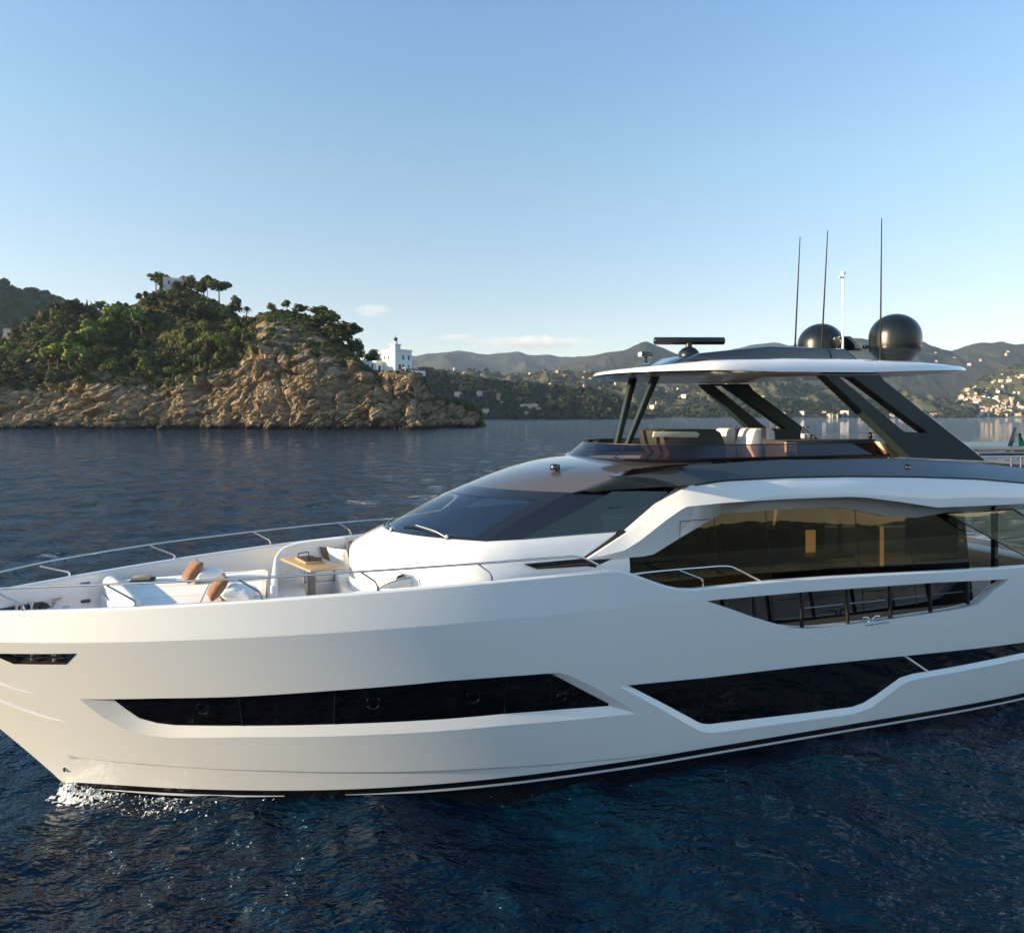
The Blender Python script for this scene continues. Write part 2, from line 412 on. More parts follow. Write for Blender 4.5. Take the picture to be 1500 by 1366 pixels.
a, b = HP(1328.5, 961.9), HP(1363, 985.4); mm = MB(); mm.tube([inset(a[0]+(b[0]-a[0])*k/6, a[1]+(b[1]-a[1])*k/6, .06) for k in range(7)], .02, 6); mm.build('window_divider', M['gel'], yacht)
# bulwark opening: reveal, inner skin, cap
m = MB(); R = [hull3(*p) for p in opn]; G = [p + Vector((0, .2, -.02)) for p in R]; n = len(R)
m.add(R+G, [[i, (i+1) % n, n+(i+1) % n, n+i] for i in range(n)]); m.build('opening_reveal', M['gel'], yacht, 40)
def cap_pts(s, side=-1):
    e = .05; db = (half(s+e, ztop(s))-half(max(s-e, -2.9), ztop(s)))/(2*e); nl = math.hypot(1, db); n_in = Vector((db/nl, 1/nl, 0))
    z = ztop(s); p = hull3(s, z)
    out = []
    for d, dz in ((0, 0), (.010, .020), (.035, .032), (.11, .032), (.135, .02), (.145, 0)):
        q = p + n_in*d; q.z += dz; q.y = min(q.y, -.004); out.append(q)
    return out
sl = [s for s in np.concatenate([np.arange(-2.9, -1, .06), np.arange(-1, 9, .15), np.arange(9, 11.5, .05), np.arange(11.5, 24.01, .25)])]
mb, mi = MB(), MB(); S = [cap_pts(s) for s in sl]; K = len(S[0])
for side in (1, -1):
    vs = [Vector((p.x, p.y*side, p.z)) for r in S for p in r]
    mb.add(vs, [[i*K+j, i*K+j+1, (i+1)*K+j+1, (i+1)*K+j] for i in range(len(S)-1) for j in range(K-1)])
    for zlow, s_a, s_b in ((2.55, -2.95, 10.35),):
        rows = [r for r, s in zip(S, sl) if s <= s_b]
        vs = []
        for r in rows:
            q = r[-1]
            for j in range(7):
                z = q.z-(q.z-zlow)*j/6; vs.append(Vector((q.x, max(q.y, min(-.004, -(half(q.x, z)-.17)))*side, z)))
        mi.add(vs, [[i*7+j, i*7+j+1, (i+1)*7+j+1, (i+1)*7+j] for i in range(len(rows)-1) for j in range(6)])
mb.build('gunwale', M['gel'], yacht, 60)
mi.build('bulwark_inside', M['gelin'], yacht, 60)
oi = [(10.3, ztop(10.3)-.03)] + [(float(s), ztop(s)-.005) for s in np.arange(10.5, 24, .3)] + [(24, 2.2), (10.3, 2.2)]
P, T = cdt_fill(oi[::-1], [opn], [], .4, .2)
surf_mesh('bulwark_inside', P, T, M['gelin'], yacht, fn=lambda s, z: hull3(s, z)+Vector((0, .2, -.01)))
# decks
def deck(name, z, s0, s1, matl, inb=.15, tmax=None):
    ss = np.linspace(s0, s1, 60); A = [Vector((s, -max(.0, half(s, min(z, 3.2))-inb), z)) for s in ss]
    if tmax: A = [Vector((p.x, max(p.y, -tmax), z)) for p in A]
    mm = MB(); mm.strip(A, [Vector((p.x, -p.y, p.z)) for p in A]); return mm.build(name, matl, yacht)
deck('foredeck', 2.80, -2.4, 7.0, M['gelin'])
deck('side_deck', 2.45, 6.6, 23.95, M['teak'], .18)
mm = MB(); mm.box((SEND-.05, -2.5, -.5), (SEND, 2.5, 2.9)); mm.build('transom', M['gel'], yacht)
# fairlead on the port bow and its twin inside the starboard bulwark
m = MB(); R = [hull3(*p) for p in fl]; G = [inset(*p, .14) for p in fl]; n = len(R)
m.add(R+G, [[i, (i+1) % n, n+(i+1) % n, n+i] for i in range(n)], 0); m.build('fairlead_reveal', M['dark'], yacht, 40)
Pf, Tf = cdt_fill(fl, [], [], .2, .1); fo = surf_mesh('fairlead', Pf, Tf, M['black'], yacht, fn=lambda s, z: inset(s, z, .14))
for (x, y) in ((43,962), (43,969), (75,962), (76,970)):
    s, z = HP(x, y); mm = MB(); mm.lathe([(.02,-.03),(.032,-.025),(.032,.025),(.02,.03)], 12, inset(s, z, .07)); mm.build('roller', M['steel'], fo)
q = [HP(100,957.3), HP(112,957.2), HP(97,972.4), HP(94,972)]
mm = MB(); mm.solid([inset(*p, -.004) for p in q], (0, .08, 0)); mm.build('chafe_plate', M['steel'], fo)
def INW(px, py, off=0.0):
    t = 1.4
    for i in range(60):
        p = PT(px, py, t); t = t*.5+.5*(min(half(p.x, p.z)-.17, half(p.x, ztop(p.x))-.16)-off)
    return p
q = [INW(x, y, .012) for x, y in ((-60,898), (3,890.5), (62,880.5), (80,877), (74,889), (60,895), (9.5,900), (-60,905))]
mm = MB(); mm.solid(q, (0, .06, 0)); fo = mm.build('fairlead', M['black'], yacht)
q = [INW(x, y, .03) for x, y in ((62,880.5), (91.4,874.3), (76,890.5), (71,884.5))]
mm = MB(); mm.solid(q, (0, .05, 0)); mm.build('chafe_plate', M['steel'], fo)
for x, y in ((24,892), (46,889)):
    p = INW(x, y, .12); mm = MB(); mm.lathe([(.05,-.13),(.05,-.09),(.028,-.08),(.028,.05),(.05,.06),(.05,.09),(.01,.10)], 14, p); mm.build('roller', M['steel'], fo)
for x0, y0, x1, y1 in ((68,898,79,894), (89,897,101,889)):
    a, b = PT(x0, y0, .7), PT(x1, y1, .7); c = Vector((a.x, a.y, b.z)); mm = MB(); mm.tube(fillet([a-Vector((0,0,.4)), c, b], .09), .032, 10); mm.build('mooring_bollard', M['steel'], yacht)
for x, y in ((124.5,855), (125.5,880)):
    p = INW(x, y, .02); mm = MB(); mm.box(p-Vector((.08,.03,.03)), p+Vector((.08,.06,.03))); mm.build('deck_light', M['black'], yacht, bevel=.015)
# spray rails by the stem, thruster fitting, cleat
for pts in ([(-40,990),(0,1001),(30,1011),(62,1017)], [(-30,1014),(0,1026),(40,1041),(78,1053),(102,1057)]):
    A = [hull3(*HP(*p)) for p in pts]; A = smooth_path(A, 5); n = len(A)
    mm = MB(); mm.tube([p+Vector((0,.012,0)) for p in A], [.028*min(1, (n-1-i)/6) + .002 for i in range(n)], 8); mm.build('spray_rail', M['gel'], yacht)
p = hull3(*HP(95,1127)); mm = MB(); mm.lathe([(.02,-.03),(.03,0),(.03,.05),(.015,.06)], 10, p); mm.build('water_outlet', M['steel'], yacht)
p = hull3(*HP(1281,912)) + Vector((0, .10, .0))
mm = MB()
for sg in (-1, 1): mm.tube(smooth_path([p+Vector((sg*.05,0,-.02)), p+Vector((sg*.055,0,.06)), p+Vector((sg*.12,0,.10)), p+Vector((sg*.23,0,.095))], 5), .02, 8)
cl = mm.build('mooring_cleat', M['steel'], yacht)
a, b = hull3(*HP(1267,915)), hull3(*HP(1301,910)); mm = MB(); mm.tube([a+Vector((0,-.01,0)), b+Vector((0,-.01,0))], .014, 6); mm.build('rub_strip', M['steel'], cl)
# stanchions in the bulwark opening
for x, y0, y1 in ((1110,872,905), (1180,866,919.5), (1247,861,914), (1310,857,905), (1369,853,896), (1424,850,884)):
    a, b = hull3(*HP(x, y0)), hull3(*HP(x, y1)); o = Vector((0, .1, 0)); mm = MB(); mm.box(Vector((a.x-.03, a.y+.07, b.z-.03)), Vector((a.x+.03, a.y+.13, a.z+.03))); mm.build('stanchion', M['dark'], yacht, bevel=.008)
a = [hull3(*HP(x, y))+Vector((0,.1,0)) for x, y in ((1060,884), (1180,893), (1310,879.5), (1454,863.5))]
mm = MB(); mm.tube(smooth_path(a[1:], 4), .012, 6); mm.build('guard_wire', M['steel'], yacht)
# bow rails
def RP(px, py, off=.08):
    t = -2.4
    for i in range(60):
        p = PT(px, py, t); t = t*.5 - .5*(half(p.x, min(zg(p.x), 4))-off)
    return p
railp = [(-230,884), (-110,872), (0,862), (130,856.5), (250,852), (400,844.8), (528,837), (699,825.3), (760,820.5), (827,815.7), (843,815), (857,818), (876,827), (896,838)]
posts = [((33,902),(34.7,886.7),(-6,867)), ((199.5,893),(200,881),(157,857.5)), ((384,881),(382.7,868),(349,848.3)), ((554,866),(552,853),(528,837)), ((720.5,852),(720,840),(700,825.3))]
rail2 = [(918,843), (924,841), (978.7,835), (1040,830), (1053.5,829), (1069,829.5), (1080.7,834), (1122.6,855)]
for side in (1, -1):
    fl_ = lambda v: Vector((v.x, v.y*side, v.z))
    m = MB(); m.tube(smooth_path([fl_(RP(*p)) for p in railp], 5), .019, 10); rl = m.build('bow_rail', M['steel'], yacht)
    for ps in posts:
        a, b, c = [RP(*p) for p in ps]; m = MB(); m.tube([fl_(v) for v in fillet([a, b, c], .07)], .016, 8); m.lathe([(.035,0),(.035,.012),(.02,.02),(.02,.07)], 10, fl_(Vector((a.x, a.y, ztop(a.x)+.03)))); m.build('rail_post', M['steel'], rl)
    m = MB(); m.tube(smooth_path([fl_(RP(*p)) for p in rail2], 5), .019, 10); rl = m.build('side_rail', M['steel'], yacht)
    a, b, c = [RP(*p) for p in ((1029.7,865),(1029.7,848.7),(992,834))]; m = MB(); m.tube([fl_(v) for v in fillet([a, b, c], .07)], .016, 8); m.build('rail_post', M['steel'], rl)
# ---------------------------------------------------------------- superstructure (yacht frame)
def fl_(v, side): return Vector((v[0], v[1]*side, v[2]))      # port is drawn with side = 1, starboard mirrored with -1
GT, GK, GZ = -2.32, .115, 3.4                                   # saloon glass plane and its lean
WX = dict(t0=5.50, k=.36, z=4.43)
def wbase(t): return Vector((5.50+.36*t*t, t, 4.43-.004*t*t))
def wtop(t): return Vector((7.30+.385*t*t, t, 5.23-.002*t*t))
cornB, cornT = PT(717.5, 793, -2.10), PT(839, 721.5, -1.97)
TB, TT = -cornB.y, -cornT.y
kB = (cornB.x-5.50)/TB**2; kT = (cornT.x-7.30)/TT**2
def wb(u): t = u*TB; return Vector((5.50+kB*t*t, t, 4.43+(cornB.z-4.43)*u*u))
def wt(u): t = u*TT; return Vector((7.30+kT*t*t, t, 5.235+(cornT.z-5.235)*u*u))
# windscreen
U = np.linspace(-.985, .985, 33)
def wpt(u, v, off=0.0):
    p = wb(u).lerp(wt(u), v); n = Vector((-.72, .35*u, .62)).normalized(); p = p + n*(.16*v*(1-v)*1.2+off); return p
NV = 9
def wgrid(us, vs, off=0.0): return [wpt(u, v, off) for v in vs for u in us], [list(map(int, f)) for f in grid_faces(len(vs), len(us))]
m = MB(); m.add(*wgrid(U, np.linspace(.0, 1, NV))); wsc = m.build('windscreen', M['wglass'], yacht, 80)
m = MB(); m.add(*wgrid(U, np.linspace(.80, 1, 4), .006)); m.add(*wgrid(U, np.linspace(0, .05, 3), .006))
m.build('glass_border', M['black'], wsc, 80)
# A pillars
for side in (1, -1):
    a = [fl_(wpt(-.985+.11*0-.0, v, .008), side) for v in np.linspace(0, 1, 9)]; b = [fl_(wpt(-.90, v, .008), side) for v in np.linspace(0, 1, 9)]
    lowb, topb = PT(765, 789.5, -2.2), PT(900, 718, -2.08)
    c = [fl_(lowb.lerp(topb, v)+Vector((0,-.05*4*v*(1-v)*.5,0)), side) for v in np.linspace(0, 1, 9)]
    m = MB(); m.strip(b, a); m.strip(a, c); m.build('windscreen_pillar', M['black'], yacht, 50)
    q = [lowb, PT(853,782,-2.24), PT(915,777.5,-2.27), PT(968,745,-2.2), PT(1020,713,-2.12), topb]
    m = MB(); m.add([fl_(p, side) for p in q], [list(range(6))]); sw = m.build('side_window', M['sideglass'], yacht)
    q = [PT(x, y, -2.16) for x, y in ((890,744),(915,743),(916,761),(891,763))]
    m = MB(); m.tube([fl_(p, side) for p in q+q[:1]], .012, 6); m.build('opening_pane', M['dark'], sw)
# white deckhouse under the glass: rings from the glass foot outward and down
foot = [wb(u) for u in np.linspace(0, 1, 17)]; foot = [Vector((p.x, -p.y, p.z)) for p in foot]
foot += [PT(*p) for p in ((765,789.5,-2.2), (853,782,-2.24), (915,778,-2.28))]
def ring(out, z0, zs, zk_=0.0):
    r = []
    for i, p in enumerate(foot):
        a, b = foot[max(i-1, 0)], foot[min(i+1, len(foot)-1)]; d = (b-a); d.z = 0; d.normalize(); n = Vector((d.y, -d.x, 0))
        if n.x > 0: n = -n
        if i == 0: n = Vector((-1, 0, 0))
        f = abs(n.x); r.append(Vector((p.x, p.y, 0)) + n*(out[0]*f+out[1]*(1-f)) + Vector((0, 0, p.z+zs[0]*f+zs[1]*(1-f))))
    return r
rings = [ring((-.05,-.05),0,(.015,.015)), ring((.03,.03),0,(-.01,-.03)), ring((.22,.10),0,(-.09,-.16)), ring((.46,.17),0,(-.20,-.36)), ring((.62,.21),0,(-.30,-.58)), ring((.68,.22),0,(-.42,-.85)), ring((.69,.24),0,(-1.6,-1.75))]
m = MB()
for side in (1, -1):
    V = [fl_(p, side) for r in rings for p in r]; n = len(foot); m.add(V, [list(map(int, f)) for f in grid_faces(len(rings), n)])
dh = m.build('deckhouse', M['gel'], yacht, 75, weld=.002)
# dark wedge of the saloon band running forward along the deckhouse side
for side in (1, -1):
    q = [PT(x, y, -2.47, .06, 4.0) for x, y in ((768,826),(860,817.5),(900,815),(905,836),(860,829),(787,833.5))]
    m = MB(); m.solid([fl_(p, side) for p in q], (0, .03*side, 0)); m.build('saloon_band', M['hglass'], yacht)
    q = [PT(x, y, -2.43, .1, 4.2) for x, y in ((852,818),(861,818),(921,779),(914,777))]
    m = MB(); m.solid([fl_(p, side) for p in q], (0, .25*side, 0)); m.build('door_gap', M['dark'], yacht)
# roof: ribs between the two shoulder lines
L0 = [(839,721.5,-1.97), (880,706.7,-2.16), (907,696.7,-2.24), (957,686.7,-2.33), (1000,682,-2.38), (1040,679.5,-2.41), (1100,675.5,-2.43), (1150,673,-2.44), (1290,671,-2.44), (1400,676,-2.44), (1500,685,-2.42), (1640,699,-2.38)]
L1 = [(839,721.5,-1.97), (880,719,-2.13), (920,716,-2.24), (960,713.5,-2.36), (1010,711,-2.52), (1060,703.5,-2.66), (1150,699,-2.72), (1240,697.3,-2.74), (1340,698,-2.74), (1430,701,-2.74), (1500,707,-2.72), (1640,722,-2.66)]
l0, l1 = [PT(*p) for p in L0], [PT(*p) for p in L1]
NS = 64
def by_px(pts, n, x0, x1):
    """resample a traced line evenly along the picture's x so that stacked lines pair up"""
    xs = np.linspace(x0, x1, n); px = [p[0] for p in pts]
    return [PT(x, float(np.interp(x, px, [p[1] for p in pts])), float(np.interp(x, px, [p[2] for p in pts]))) for x in xs]
a0, a1 = by_px(L0, NS, 839, 1640), by_px(L1, NS, 839, 1640)
for side in (1, -1):
    m = MB(); mid = [p.lerp(q, .5)+Vector((0,-.035,.01)) for p, q in zip(a0, a1)]
    m.strip([fl_(p, side) for p in a0], [fl_(p, side) for p in mid]); m.strip([fl_(p, side) for p in mid], [fl_(p, side) for p in a1])
    co = m.build('flybridge_coaming', M['graph'], yacht, 70, weld=.001)
    m = MB(); m.tube([fl_(p+Vector((0,-.012,.0)), side) for p in a1[14:]], .018, 6); m.build('coaming_joint', M['dark'], co)
    p = PT(1330, 684, -2.62); m = MB(); m.tube([fl_(p+Vector((0,.03,0)), side), fl_(p-Vector((0,.035,0)), side)], [.07,.055], 14); lp = m.build('side_light', M['black'], co)
    m = MB(); m.box(fl_(p, side)-Vector((.03,.05,.015)), fl_(p, side)+Vector((.03,.05,.015))); m.build('lens', M['steel'], lp)
CP = [(7.30,5.235), (7.75,5.40), (8.3,5.56), (8.9,5.69), (9.4,5.76), (10.2,5.82), (12.5,5.84)]
roofn = 26
edge = [a0[0].lerp(l0[0], 1)] + resample(a0[:17], roofn)[1:]
ctr = resample([Vector((s, 0, z)) for s, z in CP], roofn)
vs = []; us = np.linspace(-1, 1, 25)
for e, c in zip(edge, ctr):
    for u in us: vs.append(Vector((c.x+(e.x-c.x)*u*u, abs(e.y)*u, c.z+(e.z-c.z)*abs(u)**2.4)))
m = MB(); m.add(vs, [list(map(int, f)) for f in grid_faces(roofn, 25)]); roof = m.build('wheelhouse_roof', M['roofp'], yacht, 80)
def on_roof(px, py, dz=.0):
    z = 5.7
    for i in range(30):
        p = PZ(px, py, z)
        j = min(range(len(vs)), key=lambda k: (vs[k].x-p.x)**2+(vs[k].y-p.y)**2); z = z*.5+.5*vs[j].z
    return PZ(px, py, z+dz)
q = [on_roof(x, y, .02) for x, y in ((889,698.5),(915,697),(1000,685),(1012,680),(975,682),(925,688))]
m = MB(); m.solid(q, (0,0,.012)); m.build('skylight', M['hglass'], roof)
p = on_roof(813, 687.5); m = MB(); m.lathe([(.10,-.02),(.105,.02),(.10,.07),(.085,.10),(.04,.112)], 20, p+Vector((0,0,.01))); m.build('roof_light', M['black'], roof)
# wipers
for pts, nm in (((( 573,764),(566,770),(572,778)), 0), (((652,793),(640,781),(613,771)), 1)):
    pass
def on_ws(px, py, off=.03):
    best = None
    for u in np.linspace(-.97, .97, 98):
        for v in np.linspace(0, .6, 31):
            p = world_of(wpt(u, v)); d = (CX+FOC*p.x/p.y-px)**2+(HY+FOC*(EYE-p.z)/p.y-py)**2
            if best is None or d < best[0]: best = (d, u, v)
    return wpt(best[1], best[2], off)
for arm, blade in ((((655,794),(641,779.5),(613,771)), ((592,771.5),(612,773),(641,783))), (((575,781),(568,770),(573,765)), ((567,765),(574,770),(580,779)))):
    m = MB(); m.tube(fillet([on_ws(*p, .05) for p in arm], .08), .016, 8); m.lathe([(.03,-.03),(.03,.04),(.02,.06)], 12, on_ws(*arm[0], .03)); wp = m.build('wiper', M['steel'], wsc)
    m = MB(); m.tube([on_ws(*p, .03) for p in blade], .02, 6); m.build('wiper_blade', M['black'], wp)
# white side panel of the flybridge with its soffit, and the raked arm down to the deck
B1 = [(1010,711,-2.52), (1060,703.5,-2.66), (1150,699,-2.72), (1240,697.3,-2.74), (1340,698,-2.74), (1430,701,-2.74), (1500,707,-2.72), (1640,722,-2.66)]
B2 = [(1002,741,-2.50), (1052,737,-2.70), (1100,733.7,-2.80), (1158.6,730.4,-2.86), (1244,727.4,-2.88), (1270,728.6,-2.88), (1320,735,-2.88), (1372,743,-2.88), (1430,741,-2.86), (1500,737.5,-2.84), (1640,731,-2.80)]
B3 = [(1000,743,-2.44), (1056,752.5,-2.27), (1120,747.5,-2.24), (1210,742,-2.22), (1252.5,746.6,-2.22), (1299,756,-2.24), (1342,758,-2.24), (1389,750,-2.22), (1450,748,-2.2), (1500,746,-2.2), (1640,742,-2.2)]
b1, b2, b3 = by_px(B1, 80, 1056, 1640), by_px(B2, 80, 1056, 1640), by_px(B3, 80, 1056, 1640)
for side in (1, -1):
    m = MB(); R = [[p.lerp(q, f)+Vector((0,-.05*4*f*(1-f)*.8*min(1,i/10),0)) for i, (p, q) in enumerate(zip(b1, b2))] for f in (0,.12,.35,.65,.88,1)]
    for A, B in zip(R, R[1:]): m.strip([fl_(p, side) for p in A], [fl_(p, side) for p in B])
    pn = m.build('flybridge_side_panel', M['gel'], yacht, 60, weld=.001)
    m = MB(); R = [[p.lerp(q, f)+Vector((0,0,.10*4*f*(1-f)*min(1,i/8))) for i, (p, q) in enumerate(zip(b2, b3))] for f in (0,.15,.4,.7,1)]
    for A, B in zip(R, R[1:]): m.strip([fl_(p, side) for p in A], [fl_(p, side) for p in B])
    m.build('soffit', M['gel'], pn, 60, weld=.001)
    # arm
    A = [(1004,712,-2.50), (1020,713,-2.50), (967,747,-2.50), (921,779,-2.50), (861,818,-2.52)]
    up = [b1[0], PT(1010,711,-2.52), PT(972,739,-2.46), PT(921,779,-2.46), PT(861,818.5,-2.52)]
    lo_ = [b3[0], PT(992,790,-2.40), PT(958,811.5,-2.46), PT(941,815,-2.49), PT(861,820,-2.52)]
    mid_ = [b2[0], PT(1004,742,-2.62), PT(975,762,-2.60), PT(940,790,-2.58), PT(915,806,-2.57), PT(861,819,-2.52)]
    upr, mir, lor = resample(up, 26), resample(mid_, 26), resample(lo_, 26)
    m = MB(); m.strip([fl_(p, side) for p in upr], [fl_(p, side) for p in mir]); m.strip([fl_(p, side) for p in mir], [fl_(p, side) for p in lor])
    m.strip([fl_(p, side) for p in upr], [fl_(p+Vector((0,.3,0)), side) for p in upr])
    ar = m.build('side_arm', M['gel'], yacht, 40, weld=.001)
    if side == 1:
        m = MB(); m.tube([PT(*p) + Vector((0,-.012,0)) for p in ((995,795,-2.45),(996,763,-2.52),(1040,760,-2.42))], .008, 5); m.build('panel_joint', M['seam'], ar)
# saloon glass: panes side by side, from the side deck up to the soffit
topline = [(861,819), (941,814.8), (958,811.3), (992,790), (1056,752.3), (1120,747.3), (1210,741.8), (1252.5,746.4), (1299,755.8), (1342,757.8), (1389,749.8), (1412,749)]
def glass_top(x): return float(np.interp(x, [p[0] for p in topline], [p[1] for p in topline]))
gp = lambda x, y: PT(x, y, GT, GK, GZ)
def at_z(x, y, z):
    p = gp(x, y); return Vector((p.x, GT+GK*(z-GZ), z))
cuts = [862, 941, 992, 1046, 1121, 1252, 1330, 1412]
for side in (1, -1):
    for x0, x1 in zip(cuts, cuts[1:]):
        xs = [x0]+[p[0] for p in topline if x0 < p[0] < x1]+list(np.linspace(x0, x1, 6)[1:-1])+[x1]; xs = sorted(set(xs)); up = [gp(x, glass_top(x)-3) for x in xs]
        e0, e1 = up[0].x+.008, up[-1].x-.008
        s0, s1 = e0, e1
        ZS = 3.42; lowp = [Vector((s0+(s1-s0)*i/(len(up)-1), GT+GK*(ZS-GZ), ZS)) for i in range(len(up))]; base_p = [Vector((p.x, GT+GK*(2.46-GZ), 2.46)) for p in lowp]
        m = MB(); m.strip([fl_(p, side) for p in up], [fl_(p, side) for p in lowp])
        m.build('saloon_window', M['sglass'], yacht)
        m = MB(); m.strip([fl_(p, side) for p in lowp], [fl_(p, side) for p in base_p]); m.build('lower_saloon_panel', M['hglass'], yacht)
    for x in cuts[1:-1]:
        a = gp(x, glass_top(x)-3); m = MB(); m.tube([fl_((a.x, GT+GK*(a.z-GZ)-.0, a.z), side), fl_((a.x, GT+GK*(2.46-GZ)-.0, 2.46), side)], .009, 5); m.build('glass_joint', M['seam'], yacht)
# saloon and wheelhouse interior
SA, SB = gp(905, 830).x, gp(1412, 790).x
wi = [(SA,2.46), (SB,2.46), (SB,4.75), (SA+2.2,4.85), (SA,3.8)]
def win(x0, x1): return [gp(*p) for p in x0]
holes = []
for a, b, c, d in ((11.2, 12.6, 3.3, 4.3), (13.2, 14.5, 3.2, 4.3), (15.0, 17.2, 3.0, 4.3)): holes.append([(a,c), (b,c), (b,d), (a,d)])
P, T = cdt_fill(wi, holes, [], 2, 2)
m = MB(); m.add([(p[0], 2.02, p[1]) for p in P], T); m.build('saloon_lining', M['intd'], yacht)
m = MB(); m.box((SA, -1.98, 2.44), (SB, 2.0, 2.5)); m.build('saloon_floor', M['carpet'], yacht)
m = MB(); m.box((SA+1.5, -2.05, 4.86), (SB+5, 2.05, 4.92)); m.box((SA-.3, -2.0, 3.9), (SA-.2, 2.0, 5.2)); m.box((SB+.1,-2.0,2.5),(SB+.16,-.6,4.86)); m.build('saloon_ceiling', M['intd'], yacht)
glow_m = bpy.data.materials.new('added_glow'); glow_m.use_nodes = True; bb = glow_m.node_tree.nodes['Principled BSDF']; bb.inputs['Base Color'].default_value = (.6,.45,.2,1); bb.inputs['Emission Color'].default_value = (1,.68,.25,1); bb.inputs['Emission Strength'].default_value = .7
for xa, xb, ya, yb in ((1183,1195,777,822), (1292,1295,772,832)):  # glowing panels added for the bright patches inside the saloon, not real lamps
    a, b = PT(xa, ya, 0.2), PT(xb, yb, 0.2); m = MB(); m.box((a.x, .2, b.z), (b.x, .28, a.z)); m.build('glow_panel', glow_m, yacht, bevel=.01)
for x0, x1, y0, y1, z0, z1, mm_ in ((11.0, 13.6, .6, 1.5, 2.5, 3.1, 'beige'), (15.2, 17.0, -.5, .6, 3.15, 3.22, 'wood'), (15.9, 16.3, -.15, .2, 2.5, 3.15, 'wood')):
    m = MB(); m.box((x0, y0, z0), (x1, y1, z1)); m.build('interior_furniture', M[mm_], yacht, bevel=.04)
m = MB(); V = []
for u in np.linspace(-.97, .97, 21):
    p = wb(u); V += [Vector((p.x+.06, p.y*.98, p.z-.02)), Vector((7.6, p.y*.93, 4.47)), Vector((8.0, p.y*.93, 4.40)), Vector((8.05, p.y*.93, 3.4))]
m.add(V, [list(map(int, f)) for f in grid_faces(21, 4)]); m.build('dashboard', M['intd'], yacht, 40, weld=.001)
m = MB(); m.box((8.0, -2.0, 3.3), (11.4, 2.0, 3.36)); m.build('wheelhouse_floor', M['intd'], yacht)
for y in (-.7, .5):
    m = MB(); m.box((9.0, y-.28, 3.9), (9.5, y+.28, 4.05)); m.box((9.45, y-.27, 3.95), (9.6, y+.27, 4.75)); m.build('pilot_seat', M['intd'], yacht, bevel=.05)
m = MB(); m.box((9.5,-1.6,3.5),(10.6,-1.5,4.72)); m.build('interior_column', M['intl'], yacht, bevel=.01)
m = MB(); m.tube([wpt(-.25, .12, -.12), wpt(-.75, .10, -.12)], .03, 8); m.build('dash_grab_rail', M['intl'], yacht)
# aft wing glass, open cockpit posts
for side in (1, -1):
    q = [PT(*p) for p in ((1387,752.7,-2.35), (1484,745.7,-2.45), (1530,773,-2.62), (1560,845,-2.62), (1500,813,-2.62))]
    m = MB(); m.add([fl_(p, side) for p in q], [[0,1,2,3,4]]); wg = m.build('wing_glass', glass('pale_wing_glass', (.42,.42,.30), (.8,.85,.7), ior=1.9, extra=.06) if side == 1 else M['sglass'], yacht)
    m = MB(); m.tube([fl_(p, side) for p in (q[3], q[4], q[0], q[1], q[2])], .022, 6); m.build('wing_frame', M['graph'], wg)
    m = MB(); m.box(fl_(Vector((19.2,-2.35,2.4)), side)-Vector((0,.05,0)), fl_(Vector((19.3,-2.35,4.9)), side)+Vector((0,.05,0))); m.build('cockpit_post', M['black'], yacht)
m = MB(); m.box((22.4, -2.2, 2.4), (23.3, 2.2, 2.85)); m.build('cockpit_sofa', M['beige'], yacht, bevel=.08)
m = MB()
fp = [p for p in a1[18:]]; m.strip([Vector((p.x, p.y+.02, p.z-.25)) for p in fp], [Vector((p.x, -p.y-.02, p.z-.25)) for p in fp]); m.build('flybridge_underside', M['gelin'], yacht)

# ---------------------------------------------------------------- flybridge
FZ = 5.30
m = MB(); m.box((10.9, -2.35, FZ-.05), (a0[-1].x, 2.35, FZ)); m.build('flybridge_deck', M['teak'], yacht)
inner = [p+Vector((.0, .0, 0)) for p in a0[13:]]
for side in (1, -1):
    m = MB(); A = [fl_(p, side) for p in inner]; B = [fl_(p+Vector((0,.16,.005)), side) for p in inner]; C = [Vector((p.x, p.y, FZ)) for p in B]
    m.strip(A, B); m.strip(B, C); m.build('coaming_inside', M['black'], yacht, 40)
# smoked wraparound screen
def screen_line(zc, zs, s0, tmax, s_side, s_end):
    out = []
    for u in np.linspace(0, 1, 22): t = -tmax*math.sin(u*math.pi/2); out.append(Vector((s0+(s_side-s0)*(1-math.cos(u*math.pi/2)), t, zc+(zs-zc)*u)))
    for f in np.linspace(0, 1, 20)[1:]: out.append(Vector((s_side+(s_end-s_side)*f, -tmax, zs)))
    return out
base = screen_line(5.78, 5.82, 9.72, 2.12, 11.6, 16.4); top = screen_line(6.09, 6.09, 10.10, 2.02, 11.9, 16.0)
full = lambda L: [Vector((p.x, -p.y, p.z)) for p in L[::-1]] + L[1:]
m = MB(); m.strip(full(base), full(top)); scr = m.build('flybridge_screen', M['fglass'], yacht, 60)
m = MB(); m.tube(full(top), .012, 6, 0); m.build('screen_edge', M['dark'], scr)
m = MB(); R = [full([p+Vector((0,0,-.06)) for p in base]), full([p+Vector((-.05,-.04,-.01)) if i > 8 else p+Vector((-.06,0,-.01)) for i, p in enumerate(base)]), full([p+Vector((-.01,-.0,.02)) for p in base]), full([p+Vector((.06,.05,.0)) for p in base])]
for A, B in zip(R, R[1:]): m.strip(A, B)
m.build('screen_sill', M['black'], scr, 40)
for k in (8, 30):
    for side in (1, -1):
        m = MB(); m.tube([fl_(base[k], side), fl_(top[k], side)], .010, 5); m.build('glass_joint', M['dark'], scr)
